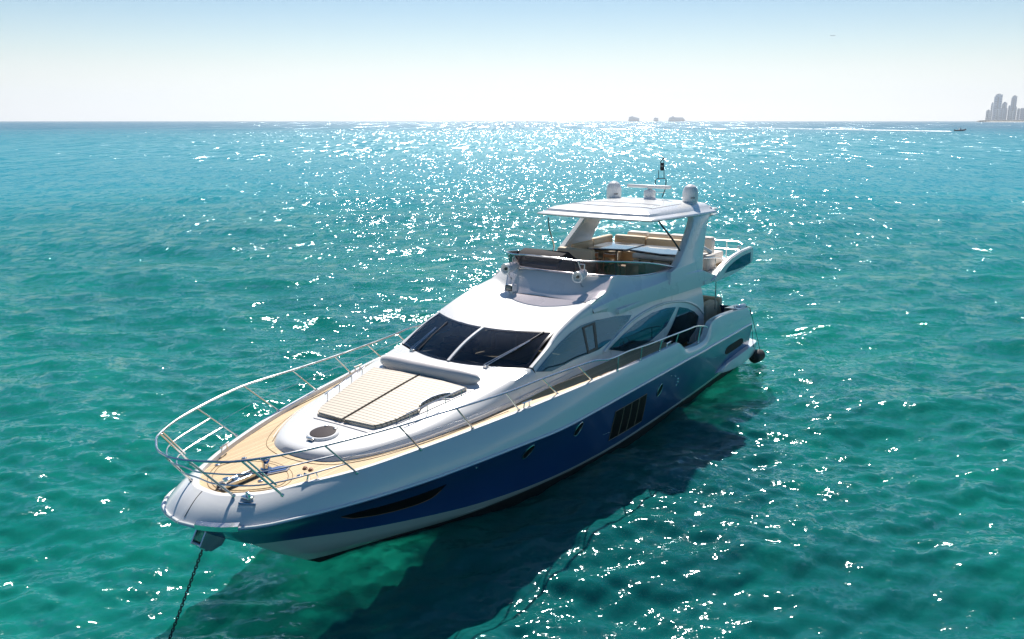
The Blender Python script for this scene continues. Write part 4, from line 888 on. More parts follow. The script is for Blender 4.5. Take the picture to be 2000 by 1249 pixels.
# U sofa, table
bm = bmesh.new(); add_box(bm, (2.95, -1.85, 3.61), (5.6, -1.25, 4.02), .06, 3); add_box(bm, (2.6, -1.85, 3.61), (3.25, .75, 4.02), .06, 3); link('sofa_seat', bm, M_beige, YC, angle=50)
for a, b in (((4.25, -1.98, 3.98), (5.65, -1.78, 4.48)), ((2.85, -1.98, 3.98), (4.22, -1.78, 4.50))):
    bm = bmesh.new(); add_box(bm, a, b, .07, 3); link('sofa_backrest', bm, M_beige, YC, angle=50)
for a, b in (((2.55, -1.78, 3.98), (2.80, -.62, 4.48)), ((2.55, -.60, 3.98), (2.80, .72, 4.46))):
    bm = bmesh.new(); add_box(bm, a, b, .07, 3); link('sofa_backrest', bm, M_beige, YC, angle=50)
for k in range(4):
    y = -1.55+k*.78; bm = bmesh.new(); add_box(bm, (1.95, y, 3.98), (2.30, y+.74, 4.56), .08, 3); link('sunpad_backrest', bm, M_pale, YC, angle=50)
bm = bmesh.new(); add_box(bm, (1.2, -1.6, 3.61), (2.4, 1.55, 4.0), .05, 3); link('aft_sunpad', bm, M_pale, YC, angle=50)
tb = bpy.data.objects.new('dining_table', None); COL.objects.link(tb); tb.parent = YC; tb.location = Vector((4.2, -1, 3.61))-Vector(YC.location)
bm = bmesh.new(); add_prism(bm, [(5.0, -1.55, 4.27), (4.85, -1.68, 4.27), (3.5, -1.68, 4.27), (3.35, -1.5, 4.27), (3.3, -.38, 4.27), (4.6, -.40, 4.27)], (0, 0, .035)); fixn(bm); link('table_top', bm, M_table, tb)
bm = bmesh.new(); add_prism(bm, [(5.02, -1.56, 4.235), (4.86, -1.70, 4.235), (3.48, -1.70, 4.235), (3.33, -1.5, 4.235), (3.28, -.36, 4.235), (4.62, -.38, 4.235)], (0, 0, .034)); fixn(bm); link('table_edge', bm, M_dark, tb)
bm = bmesh.new(); add_tube(bm, [(4.1, -1.0, 3.61), (4.1, -1.0, 4.24)], .05, 10); link('table_pedestal', bm, M_steel, tb)
for k, (x, y) in enumerate(((5.35, -1.15), (5.3, -.55))):
    ch = bpy.data.objects.new('folding_chair', None); COL.objects.link(ch); ch.parent = YC; ch.location = Vector((x, y, 3.61))-Vector(YC.location)
    for dx in (-.17, .17):
        for dy in (-.2, .2):
            bm = bmesh.new(); add_box(bm, (x+dx-.02, y+dy-.02, 3.612), (x+dx+.02, y+dy+.02, 4.26 if dx > 0 else 4.02)); link('leg', bm, M_wood, ch)
    bm = bmesh.new(); add_box(bm, (x-.2, y-.22, 3.98), (x+.2, y+.22, 4.02), .01); link('seat', bm, M_wood, ch)
    bm = bmesh.new(); add_box(bm, (x+.16, y-.2, 4.14), (x+.19, y+.2, 4.25)); link('back_slat', bm, M_wood, ch)
# wet bar to port
wb = bpy.data.objects.new('wet_bar', None); COL.objects.link(wb); wb.parent = YC; wb.location = Vector((4.2, .7, 3.61))-Vector(YC.location)
bm = bmesh.new(); add_box(bm, (3.5, -.12, 3.61), (4.75, 1.70, 4.02), .05, 3); add_box(bm, (3.6, -.1, 4.08), (4.85, 1.70, 4.235), .05, 3); link('bar_cabinet', bm, M_white2, wb, angle=50)
bm = bmesh.new(); add_prism(bm, [(4.55, -.32, 4.235), (3.3, -.28, 4.235), (3.2, .95, 4.235), (3.35, 1.6, 4.235), (4.7, 1.6, 4.235), (4.85, .9, 4.235)], (0, 0, .034)); fixn(bm); link('bar_edge', bm, M_dark, wb)
bm = bmesh.new(); add_prism(bm, [(4.53, -.30, 4.27), (3.32, -.26, 4.27), (3.22, .94, 4.27), (3.37, 1.58, 4.27), (4.68, 1.58, 4.27), (4.83, .88, 4.27)], (0, 0, .03)); fixn(bm); link('bar_top', bm, M_table, wb)
bm = bmesh.new(); add_tube(bm, [(4.9, 0, 4.06), (4.9, 1.6, 4.06)], .018, 6); link('bar_rail', bm, M_steel, wb)
for y in (.15, .55, 1.2):
    bm = bmesh.new(); add_box(bm, (4.72, y-.03, 3.98), (4.8, y+.03, 4.14)); link('bar_bracket', bm, M_mast, wb)
bm = bmesh.new(); add_box(bm, (5.6, .3, 3.61), (6.1, .75, 4.12), .04, 2); link('bar_stool', bm, M_wood, YC)
# after rails on the flybridge
bm = bmesh.new()
for z in (4.28, 4.0): add_tube(bm, [(1.0, -2.1, z-.1), (.82, -1.9, z), (.78, 1.9, z), (1.0, 2.12, z-.05)], .018, 8)
for y in (-1.5, -.5, .5, 1.5): add_tube(bm, [(.80, y, 3.58), (.79, y, 4.28)], .016, 6)
link('aft_rail', bm, M_steel, YC)
bm = bmesh.new(); add_tube(bm, cr([(4.2, 2.0, 4.17), (3.4, 2.0, 4.08), (2.75, 2.0, 3.98), (2.35, 2.0, 3.85), (2.2, 2.0, 3.62)], 16), .018, 8); add_tube(bm, [(3.15, 2.0, 3.6), (3.15, 2.0, 4.04)], .016, 6); link('side_rail', bm, M_steel, YC)
bm = bmesh.new(); c = at((1443, 483), y=2.1); add_lathe(bm, [(0, -.1), (.05, -.09), (.06, .02), (.05, .06), (0, .07)], c, (1, .3, 0), 14); link('wing_camera', bm, M_steel, YC)
bm = bmesh.new(); add_box(bm, (2.7, 1.15, 3.61), (3.3, 1.85, 4.12), .07, 3); link('aft_lounge_seat', bm, M_pale, YC, angle=50)
bm = bmesh.new(); add_tube(bm, cr([(3.4, 1.35, 4.15), (3.1, 1.5, 4.32), (2.8, 1.7, 4.15)], 10), .07, 8); link('davit', bm, M_white, YC)
for s in (1, -1):
    bm = bmesh.new(); add_tube(bm, [(2.75, 1.92*s, 3.46), (2.75, 1.92*s, 2.30)], .022, 8); link('overhang_pillar', bm, M_steel, YC)
# ------------------------------------------------------------------ yacht: cockpit and stern
bm = bmesh.new(); add_box(bm, (1.95, -1.7, 1.6), (2.55, 1.75, 2.02), .05, 3); SOF = link('cockpit_sofa', bm, M_beige, YC, angle=50)
bm = bmesh.new(); add_box(bm, (1.7, -1.75, 1.6), (2.02, 1.8, 2.52), .09, 4); link('sofa_backrest', bm, M_beige, SOF, angle=50)
bm = bmesh.new(); add_box(bm, (2.1, 1.45, 1.6), (3.2, 1.8, 2.48), .09, 4); link('sofa_arm', bm, M_beige, SOF, angle=50)
bm = bmesh.new(); add_box(bm, (3.0, -1.2, 1.6), (3.6, .8, 2.15), .02); link('cockpit_table', bm, M_wood, YC)
bm = bmesh.new(); P = inset(C_toe, .0, .02)
for s in (1, -1): 
    ks = [k for k in range(NS) if 1.9 < C_toe[k][0] < 3.1]
    a = np.array([C_toe[k] for k in ks])*np.array([1, s, 1]); b = a-np.array([0, .45*s, 0]); 
    grid_faces(bm, [a+np.array([0, 0, .02]), a+np.array([0, -.05*s, .05]), b+np.array([0, 0, .05]), b+np.array([0, 0, -.6])])
link('quarter_deck', bm, M_white, YC)
for s in (1, -1):
    bm = bmesh.new(); add_box(bm, (1.95, 2.62*s-.09, 2.30), (2.55, 2.62*s+.09, 2.44), .04, 3); link('quarter_fairlead', bm, M_white, YC, angle=50)
# swim platform with its side sponsons
SP = []
for s in (1, -1):
    pl = [at(p, y=2.6) for p in ((1395, 731), (1412, 712), (1436, 695), (1465, 669))]
    up = cr([(4.05, 2.50, .56), (3.4, 2.66, .72), (2.4, 2.72, .80), (1.2, 2.70, .82), (.35, 2.60, .80), (-.02, 2.40, .76)], 24)
    lo = cr([(4.05, 2.52, .54), (3.5, 2.66, .48), (2.4, 2.74, .44), (1.2, 2.72, .46), (.35, 2.60, .50), (0.0, 2.40, .50)], 24)
    inn = up.copy(); inn[:, 1] = np.minimum(up[:, 1], 2.3); inl = lo.copy(); inl[:, 1] = 2.2
    out = (up+lo)/2+np.array([0, .04, 0]); q = np.array([1, s, 1])
    bm = bmesh.new(); grid_faces(bm, [inn*q, up*q, out*q, lo*q, inl*q]); fixn(bm); link('platform_sponson', bm, M_white2, YC, angle=50)
bm = bmesh.new(); add_prism(bm, [(1.4, -2.4, .70), (.3, -2.5, .70), (-.05, -2.2, .70), (-.15, 0, .70), (-.05, 2.2, .70), (.3, 2.5, .70), (1.4, 2.4, .70)], (0, 0, .1)); fixn(bm); PLT = link('swim_platform', bm, M_white, YC, angle=30)
bm = bmesh.new(); add_prism(bm, [(1.3, -2.2, .805), (.3, -2.3, .805), (.05, 0, .805), (.3, 2.3, .805), (1.3, 2.2, .805)], (0, 0, .01)); fixn(bm); link('platform_planking', bm, M_teak, PLT)
# fender hung off the port quarter: its own thing
FC = Vector((.55, 2.72, .33)); FA = Vector((-.93, .12, .02)).normalized()
fe = thing('fender', 'black cylindrical fender hanging on two ropes off the stern beside the swim platform', 'fender', FC)
bm = bmesh.new(); add_lathe(bm, [(0, -.28), (.05, -.285), (.06, -.30), (.075, -.285), (.15, -.275), (.195, -.24), (.208, -.17), (.212, 0), (.208, .17), (.195, .24), (.15, .275), (.05, .29), (0, .29)], FC, FA, 24); link('fender_body', bm, M_rubber, fe, angle=60)
bm = bmesh.new(); top = Vector((2.02, 2.72, 2.36)); tr_ = Vector((1.72, 2.74, 2.26))
for d in (-.25, .25):
    e = FC+FA*d+Vector((0, 0, .1)); add_tube(bm, [top, tr_, tr_.lerp(e, .5)+Vector((0, .015, -.02)), e], .010, 6)
link('fender_rope', bm, M_rope, fe)
# ------------------------------------------------------------------ bow rail and side rails
rP = cr([(21.46, 0, 3.12), (21.39, .34, 3.12), (21.20, .68, 3.11), (20.88, 1.06, 3.10), (20.0, 1.55, 3.10), (18.4, 2.04, 3.10), (16.8, 2.24, 3.04), (15.4, 2.40, 3.0), (14.2, 2.50, 3.0), (13.1, 2.64, 3.0), (12.45, 2.76, 3.0), (11.95, 2.88, 2.94), (11.0, 2.90, 2.92), (10.0, 2.93, 2.86), (8.7, 2.94, 2.80), (7.5, 2.95, 2.74), (6.9, 2.93, 2.70), (6.2, 2.90, 2.56), (5.9, 2.88, 2.46)], 120)
bm = bmesh.new(); add_tube(bm, mir(rP), .021, 8); RAIL = link('guard_rail', bm, M_steel, YC)
def rail_at(x): k = int(np.argmin(abs(rP[:, 0]-x))); return Vector(rP[k])
posts = [((20.70, .56, 2.31), rP[5]), ((20.24, 1.20, 2.31), None), ((18.93, 1.60, 2.33), None), ((17.6, 1.92, 2.39), None), ((16.3, 2.16, 2.44), None), ((15.0, 2.38, 2.48), None), ((13.74, 2.54, 2.52), None), ((12.5, 2.70, 2.54), None),
         ((11.5, 2.84, 2.54), None), ((10.3, 2.86, 2.52), None), ((9.2, 2.87, 2.50), None), ((8.15, 2.87, 2.47), None), ((6.55, 2.87, 2.14), None)]
tops = [(21.37, .38, 3.12), (20.88, 1.06, 3.10), (19.70, 1.66, 3.10), (18.32, 2.05, 3.10), (16.9, 2.23, 3.04), (15.5, 2.385, 3.0), (14.3, 2.49, 3.0), (13.05, 2.65, 3.0), (11.55, 2.89, 2.93), (10.35, 2.92, 2.88), (9.2, 2.94, 2.83), (8.15, 2.945, 2.77), (6.5, 2.92, 2.63)]
post_pts = []
for s in (1, -1):
    for k, ((b, _), t) in enumerate(zip(posts, tops)):
        q = Vector((1, s, 1)); B = Vector((b[0], b[1]*s, b[2])); T = Vector((t[0], t[1]*s, t[2]))
        bm = bmesh.new(); add_tube(bm, [B, T], .016 if k > 1 else .021, 8); add_lathe(bm, [(.035, 0), (.035, .02), (.02, .05)], B-Vector((0, 0, .005)), (T-B), 12); link('stanchion', bm, M_steel, RAIL)
        if k == 1:
            o = Vector((-.07, .03*s, 0)); bm = bmesh.new(); add_tube(bm, [B.lerp(T, .28)+o, T+o], .018, 8); link('stanchion', bm, M_steel, RAIL)
def mids(f):
    P = []
    for (b, _), t in zip(posts, tops): P.append(Vector(b).lerp(Vector(t), f))
    return P
for f, kmax, r in ((.66, 3, .014), (.34, 3, .014)):
    P = mids(f)[:kmax]; P = [Vector((P[0].x+.03, 0, P[0].z))]+P; C_ = cr(P, 24); bm = bmesh.new(); add_tube(bm, mir(C_), r, 8); link('mid_rail', bm, M_steel, RAIL)
P = mids(.5)[2:8]; 
for s in (1, -1):
    bm = bmesh.new(); add_tube(bm, [Vector((p.x, p.y*s, p.z)) for p in P], .005, 5); link('guard_wire', bm, M_steel, RAIL)
# ------------------------------------------------------------------ foredeck: sunpad, roll, grab rails, hatch, windlass
def trunk_lift(x, y, off):
    h = T_trunk.ray_cast(Vector((x, y, 5)), Vector((0, 0, -1)))
    return None if h[0] is None else h[0]+Vector((0, 0, off))
halfS = [(17.66, -.012), (17.64, -.70), (17.55, -.80), (17.35, -.90), (16.4, -1.12), (15.35, -1.33), (15.30, -.012)]
halfP = [(17.66, .012), (15.30, .012), (15.36, 1.33), (15.55, 1.29), (15.75, 1.25), (15.85, 1.12), (16.05, 1.03), (16.5, 1.0), (16.62, 1.09), (17.2, .95), (17.45, .86), (17.6, .74)]
for hp in (halfS, halfP):
    bm = bmesh.new(); panel(bm, [Vector(p) for p in hp], trunk_lift, .085, .10, .085); fixn(bm)
    be = [e for e in bm.edges if len(e.link_faces) == 2 and e.calc_face_angle(0) > 1.0]
    bmesh.ops.bevel(bm, geom=be, offset=.025, segments=2, affect='EDGES'); link('sunpad', bm, M_quilt, YC, angle=50)
bm = bmesh.new(); add_tube(bm, [trunk_lift(x, 0, .083) for x in np.linspace(17.62, 15.3, 12)], .012, 5); link('sunpad_seam', bm, M_teakseam, YC)
bm = bmesh.new()   # recess tray under the pad
tray = [(17.74, -.72), (17.6, -.86), (17.35, -.97), (15.3, -1.42), (15.25, 1.42), (17.35, .97), (17.6, .86), (17.74, .72)]
panel(bm, [Vector(p) for p in tray], trunk_lift, .015, .12, .03); fixn(bm); link('sunpad_tray', bm, M_grey, YC, angle=50)
bm = bmesh.new()
ys = np.linspace(-1.42, 1.38, 34); pts = []; tp = []
for y in ys:
    e = (y+1.42)/2.80; r = 1-abs(2*e-1)**6; tp.append(max(.12, r**.5)); x = 15.10-.07*abs(y)**1.5; z = trunk_lift(min(x, 15.2), y, 0); pts.append(Vector((x, y, (z.z if z else 2.9)+.11)))
add_tube(bm, pts, .175, 22, taper=tp); ROLL = link('headrest_roll', bm, M_grey, YC, angle=0)
for s in (1, -1):   # grab rails either side of the pad
    a = (17.05, 1.10*s); b = (15.55, 1.40*s); bm = bmesh.new(); P = [trunk_lift(a[0]+(b[0]-a[0])*t, a[1]+(b[1]-a[1])*t, .17) for t in np.linspace(0, 1, 9)]
    if s > 0: add_tube(bm, P, .012, 6)
    else: add_tube(bm, P, .012, 6)
    for t in (.06, .35, .66, .94):
        x, y = a[0]+(b[0]-a[0])*t, a[1]+(b[1]-a[1])*t; add_tube(bm, [trunk_lift(x, y, .16), trunk_lift(x, y, .06), trunk_lift(x, y+.01*s, 0)], .010, 6)
    link('grab_rail', bm, M_steel, YC)
bm = bmesh.new(); P = [trunk_lift(x, y, .10) for x, y in ((16.52, 1.02), (16.40, .97), (16.1, .99), (15.9, 1.08), (15.78, 1.2))]; add_tube(bm, cr(P, 14), .014, 6); link('cup_holder_rail', bm, M_steel, YC)
def disc(name, c, rx, ry, h, m, parent=YC, lift=trunk_lift, off=0, bev=.3):
    bm = bmesh.new(); prof = ((1.0, 0), (1.0, h*.7), (.95, h), (0, h)); n = 36; R0 = None
    for f, hh in prof:
        if f == 0:
            c_ = lift(c[0], c[1], hh+off); v = bm.verts.new(c_); [bm.faces.new((R0[k], R0[(k+1) % n], v)) for k in range(n)]; break
        r = [bm.verts.new(lift(c[0]+rx*f*math.cos(2*math.pi*k/n), c[1]+ry*f*math.sin(2*math.pi*k/n), 0)*1+Vector((0, 0, hh+off))) for k in range(n)]
        if R0: [bm.faces.new((R0[k], R0[(k+1) % n], r[(k+1) % n], r[k])) for k in range(n)]
        R0 = r
    fixn(bm); return link(name, bm, m, parent, angle=35)
HCH = disc('deck_hatch', (18.18, .0), .31, .31, .045, M_white); disc('hatch_pane', (18.18, .0), .25, .25, .012, M_hatch, HCH, off=.045)
bm = bmesh.new()
for y in (-.12, .12): add_box(bm, (17.93, y-.02, trunk_lift(17.98, y, .05).z), (18.01, y+.02, trunk_lift(17.98, y, .07).z), .004)
add_box(bm, (18.46, -.08, trunk_lift(18.45, 0, 0).z), (18.53, .08, trunk_lift(18.45, 0, .05).z), .01); link('hatch_hinge', bm, M_steel, HCH)
dz = lambda x: float(deck_z(x))
# plank border round the trunk and the anchor well
bm = bmesh.new()
mb = cr([(19.05, 0, dz(19)+.004), (19.0, .45, dz(19)+.004), (18.78, .92, dz(18.8)+.004), (18.2, 1.34, dz(18.2)+.004), (17.3, 1.68, dz(17.3)+.004), (16.2, 1.92, dz(16.2)+.004), (15.0, 2.12, dz(15)+.004)], 30)
for s in (1, -1): add_tube(bm, mb*np.array([1, s, 1]), .006, 4)
for rx, ry in ((.72, .85), (.64, .77)):
    add_tube(bm, [(19.95+rx*math.cos(a)*(1 if math.cos(a) > 0 else .9), .0+ry*math.sin(a)*(1-.35*max(0, math.cos(a))), dz(19.9)+.004) for a in np.linspace(0, 2*math.pi, 40)], .006, 4, caps=False)
link('deck_margin', bm, M_margin, YC)
# anchor well: open locker with roller channel, windlass and chain
AW = bpy.data.objects.new('windlass', None); COL.objects.link(AW); AW.parent = YC; AW.location = Vector((19.75, 0, 2.26))-Vector(YC.location); AW.empty_display_size = .1
z0 = dz(19.8)+.006
bm = bmesh.new(); add_prism(bm, [(19.25, .30, z0), (19.45, .42, z0), (19.95, .18, z0), (20.62, .16, z0), (20.62, -.02, z0), (19.85, .0, z0), (19.4, .12, z0)], (0, 0, .012)); fixn(bm); link('anchor_well_cover', bm, M_console, AW)
bm = bmesh.new(); add_prism(bm, [(19.30, .30, z0+.016), (19.45, .37, z0+.016), (19.80, .20, z0+.016), (19.72, .08, z0+.016), (19.42, .16, z0+.016)], (0, 0, .005)); fixn(bm); link('anchor_well', bm, M_blue, AW)
bm = bmesh.new(); add_box(bm, (19.85, -.02, z0+.01), (20.62, .01, z0+.09), .005); add_box(bm, (19.85, .15, z0+.01), (20.62, .18, z0+.09), .005); link('chain_channel', bm, M_steel, AW)
bm = bmesh.new(); add_lathe(bm, [(.10, 0), (.10, .02), (.065, .04), (.055, .12), (.085, .17), (.09, .20), (.05, .225), (0, .225)], (19.62, .06, z0+.01), n=22); link('windlass_drum', bm, M_chrome, AW)
bm = bmesh.new()
for k in range(9): add_lathe(bm, [(.0, -.012), (.022, -.01), (.028, 0), (.022, .01), (0, .012)], (19.88+.08*k, .08, z0+.04), (0, .3, 1) if k % 2 else (0, 1, .2), 8)
link('windlass_chain', bm, M_chrome, AW)
bm = bmesh.new(); add_box(bm, (20.40, .02, z0), (20.52, .14, z0+.16), .02); add_box(bm, (20.22, .05, z0), (20.34, .17, z0+.10), .02); link('chain_stopper', bm, M_chrome, AW)
def cleat(x, y, z, ang, L_=.30, h=.11):
    bm = bmesh.new(); c, s_ = math.cos(ang), math.sin(ang); P = lambda u, w, v: Vector((x+u*c-w*s_, y+u*s_+w*c, z+v))
    add_tube(bm, [P(-L_/2, 0, h*1.05), P(-L_/4, 0, h), P(L_/4, 0, h), P(L_/2, 0, h*1.05)], .016, 8)
    for u in (-.07, .07): add_tube(bm, [P(u*1.4, 0, 0), P(u, 0, h)], .015, 8)
    return link('mooring_cleat', bm, M_chrome, YC)
for x, y, a in ((19.55, 1.16, -.35), (14.75, 2.40, -.1), (8.6, 2.86, 0), (2.6, 2.55, 0)):
    zz = float(sheer(x))+.02
    cleat(x, y, zz, a); cleat(x, -y, zz, -a)
bm = bmesh.new()
for u in (-.16, .16):
    b = on((590+u*90, 948-u*30), bvh_of(DECK)); 
    if b: add_tube(bm, [b, b+Vector((0, 0, .12)), b+Vector((.1*u/abs(u), 0, .20))], .02, 8)
link('bow_bitts', bm, M_chrome, YC)
T_deck = bvh_of(DECK)
for p in ((477, 896), (425, 909), (509, 940.5), (585, 930), (596, 916), (607, 919)):
    h = on(p, T_deck)
    if h is None: continue
    tall = p in ((596, 916), (607, 919))
    bm = bmesh.new(); r = .045; add_lathe(bm, [(r*1.1, 0), (r*1.1, .012), (r*.8, .018), (r*.7, .04 if tall else .02), (0, .045 if tall else .02)], h, n=16); link('deck_filler' if not tall else 'foot_switch', bm, M_chrome if not tall else M_wood, YC)
h = on((502, 966), T_top)
if h is None: h = Vector((20.6, .75, 2.3))
bm = bmesh.new(); add_box(bm, h+Vector((-.08, -.09, -.02)), h+Vector((.05, .09, .015)), .006); add_lathe(bm, [(.03, 0), (.03, .05), (0, .06)], h+Vector((-.03, -.02, .02)), n=14); add_lathe(bm, [(.028, 0), (.028, .05), (0, .055)], h+Vector((.0, .06, .01)), n=12); link('bow_fairlead', bm, M_chrome, YC)
# anchor roller bracket under the stem and the chain to the seabed
bm = bmesh.new()
bp = [Vector((20.72, 0, 1.60)), Vector((20.98, 0, 1.66)), Vector((21.12, 0, 1.44)), Vector((20.92, 0, 1.28)), Vector((20.70, 0, 1.30)), Vector((20.58, 0, 1.42))]
for y in (-.13, .10): add_prism(bm, [p+Vector((0, y, 0)) for p in bp], (0, .03, 0))
add_tube(bm, [(20.98, -.12, 1.36), (20.98, .12, 1.36)], .05, 12); fixn(bm)
link('anchor_roller', bm, M_steel, YC, angle=30)
bm = bmesh.new()
p0 = Vector((20.98, 0, 1.33)); p1 = Vector((22.6, -.55, -2.1)); n = 74
for k in range(n):
    c = p0.lerp(p1, k/n); c.z -= .10*math.sin(math.pi*k/n); d = (p1-p0).normalized(); sx = d.cross(Vector((0, 0, 1))).normalized(); sy = d.cross(sx)
    w = sx if k % 2 else sy; ring_ = [c+d*.036*math.cos(a)+w*.022*math.sin(a) for a in np.linspace(0, 2*math.pi, 9)]
    add_tube(bm, ring_, .0105, 5, caps=False)
link('anchor_chain', bm, M_chain, YC)
# ------------------------------------------------------------------ far things
def seap(px, dist):
    """sea-level point under photograph column px at a given distance from the camera"""
    u = (px-1000)/(F_PX*math.cos(PITCH)+ (624.5-236)*math.sin(PITCH)); d = (FWD+RGT*u); d = d/np.linalg.norm(d); return Vector(CAM+d*dist)*1
UP_ = lambda px: F_PX/math.cos(PITCH)
def metres(px, dist): return px*dist/(F_PX/math.cos(PITCH))
M_bldg = mat('pale_concrete', (.50, .52, .54), .7); M_bldg2 = mat('grey_concrete', (.30, .33, .37), .6); M_bglass = mat('blue_glass_facade', (.10, .15, .20), .2); M_shipw = mat('ship_white', (.55, .57, .6), .5); M_shipd = mat('ship_hull_blue', (.10, .14, .2), .5)
M_beach = mat('pale_beach_sand', (.75, .70, .60), .9); M_scrub = mat('coastal_trees', (.05, .07, .05), .9)
# a facade gets window bands from a grid in its own material
def facade(name, base, glass, fh, fw):
    m = mat(name, base, .6); b = bsdf(m); tc = N(m, 'ShaderNodeTexCoord'); sp = N(m, 'ShaderNodeSeparateXYZ'); L(m, tc.outputs['Object'], sp.inputs[0]); o = []
    for ax, p in (('Z', fh), ('Y', fw)):
        d = N(m, 'ShaderNodeMath', operation='MULTIPLY'); d.inputs[1].default_value = 1/p; L(m, sp.outputs[ax], d.inputs[0]); f = N(m, 'ShaderNodeMath', operation='FRACT'); L(m, d.outputs[0], f.inputs[0])
        g = N(m, 'ShaderNodeMath', operation='GREATER_THAN'); g.inputs[1].default_value = .4; L(m, f.outputs[0], g.inputs[0]); o.append(g.outputs[0])
    mu = N(m, 'ShaderNodeMath', operation='MULTIPLY'); L(m, o[0], mu.inputs[0]); L(m, o[1], mu.inputs[1])
    mx = N(m, 'ShaderNodeMix', data_type='RGBA'); L(m, mu.outputs[0], mx.inputs[0]); mx.inputs[6].default_value = (*base, 1); mx.inputs[7].default_value = (*glass, 1); L(m, mx.outputs[2], b.inputs['Base Color']); return m
F1 = facade('tower_facade', (.55, .64, .75), (.34, .42, .52), 14, 26); F2 = facade('white_tower_facade', (.80, .82, .84), (.45, .50, .56), 12, 18); F3 = facade('dark_tower_facade', (.46, .54, .64), (.30, .38, .47), 12, 20)
DC = 6200.0
def tower(x0, x1, ytop, m, label, name='apartment_tower', dd=0, cap=0, step=None):
    D = DC+dd; a = seap(x0, D); b = seap(x1, D); w = (b-a).length; c = (a+b)/2; h = metres(236-ytop, D)+CAM_H
    t = thing(name, label, 'tower block' if h > 60 else 'building', (c.x, c.y, 2.0), 'buildings on the distant shore')
    ang = math.atan2((b-a).y, (b-a).x); Rz = Matrix.Rotation(ang, 3, 'Z'); dep = w*.7
    def blk(nm, u0, u1, z0, z1, d0, d1, mm, par):
        bm = bmesh.new(); add_box(bm, (u0*w, d0*dep, z0), (u1*w, d1*dep, z1)); bm.transform(Matrix.Translation((c.x, c.y, 0)) @ Rz.to_4x4()); return link(nm, bm, mm, par, smooth=False)
    blk('tower_body', -.5, .5, 2, h*(.93 if cap else 1), 0, 1, m, t)
    blk('core_fin', -.08, .10, 2, h*(.9 if cap else .97), -.06, -.001, M_bldg2, t)
    if cap: blk('tower_crown', -.5+cap, .5, h*.93+.01, h, .05, .95, m, t)
    blk('roof_plant', -.2, .25, h+.01, h+5, .3, .7, M_bldg2, t)
    blk('podium', -.55, .55, 2, 12, -.12, -.061, M_bldg, t)
bld = [(1924, 1932, 219, F2, 'low white block at the left end of the distant shore'), (1932.2, 1936, 207, F2, 'narrow pale tower tight against the tallest tower'), (1936.5, 1952.5, 193, F1, 'tallest grey-blue tower with a chamfered top on the distant shore'),
       (1953, 1963, 206.5, F3, 'mid-height grey block with a flat dark roof, right of the tallest tower'), (1942, 1950.5, 216, F2, 'pale low block in front of the tallest tower'), (1952, 1958, 215.5, F1, 'pale block with a sloping roof in front of the flat-roofed block'),
       (1959.5, 1965, 216, F3, 'small dark block between the two tall towers'), (1970, 1981, 196, F3, 'second tallest tower, dark crown above a pale shaft'), (1966, 1970, 212, F2, 'slim white block left of the dark-crowned tower'), (1970.5, 1978, 220, F2, 'white low block in front of the dark-crowned tower'),
       (1979, 1983, 214, F2, 'slim pale block right of the dark-crowned tower'), (1984, 1990, 217, F1, 'pale end of the long block at the right edge'), (1990.5, 2012, 215.5, F3, 'long grey block at the right edge of the photo')]
for k, (x0, x1, yt, m, lab) in enumerate(bld): tower(x0, x1, yt, m, lab, dd=(-160 if 'front' in lab else 0)+k*6, cap=.12 if 'tallest' in lab else 0)
def shore():
    bm = bmesh.new(); n = 60; rows = [[], [], [], []]
    for k in range(n+1):
        px_k = 1902+(2160-1902)*k/n; t = min(1, k/8)
        for r, (dd, z) in enumerate(((-330, -.5), (-260, 2.2*t), (-235, 2.6*t), (900, 3*t))): p = seap(px_k, DC+dd*(.3+.7*t) if r < 3 else DC+dd*t); p.z = z; rows[r].append(p)
    grid_faces(bm, rows, [0, 0, 1]); fixn(bm); o = link('shore', bm, [M_beach, M_scrub], None); o['kind'] = 'structure'
shore()
bm = bmesh.new(); rnd = random.Random(4)
for k in range(230):
    px_k = 1908+rnd.random()*110; p = seap(px_k, DC-215+rnd.random()*50); h = rnd.uniform(4, 12)*min(1, (px_k-1900)/22); 
    b = bmesh.new(); bmesh.ops.create_icosphere(b, subdivisions=1, radius=1); 
    for v in b.verts: v.co = Vector((p.x+v.co.x*h*rnd.uniform(.9, 1.4), p.y+v.co.y*h*1.2, 2+h*.4+v.co.z*h*.6))
    me = bpy.data.meshes.new('t'); b.to_mesh(me); b.free(); bm.from_mesh(me); bpy.data.meshes.remove(me)
o = link('shore_trees', bm, M_scrub); o['kind'] = 'stuff'; o['label'] = 'dark low line of trees along the beach in front of the distant towers'
def ship(x0, x1, prof, D, label):
    a = seap(x0, D); b = seap(x1, D); w = (b-a).length; ang = math.atan2((b-a).y, (b-a).x); Rz = Matrix.Rotation(ang, 4, 'Z'); c = a
    t = thing('cruise_ship', label, 'ship', (c.x, c.y, 0), 'ships on the horizon')
    M = Matrix.Translation((c.x, c.y, 0)) @ Rz
    bm = bmesh.new(); add_prism(bm, [(w*.02, 0, -2), (0, 0, prof[0]), (w, 0, prof[0]*1.15), (w*.97, 0, -2)], (0, w*.16, 0)); fixn(bm); bm.transform(M); link('hull', bm, M_shipd, t, smooth=False)
    bm = bmesh.new(); add_prism(bm, [(w*u, w*.01, z) for u, z in prof[1]], (0, w*.14, 0)); fixn(bm); bm.transform(M); link('superstructure', bm, M_shipw, t, smooth=False)
    bm = bmesh.new(); u = prof[2]; add_prism(bm, [(w*u, w*.05, prof[3]), (w*(u+.05), w*.05, prof[3]+8), (w*(u+.12), w*.05, prof[3]+8), (w*(u+.12), w*.05, prof[3]-2)], (0, w*.05, 0)); fixn(bm); bm.transform(M); link('funnel', bm, M_shipd, t, smooth=False)
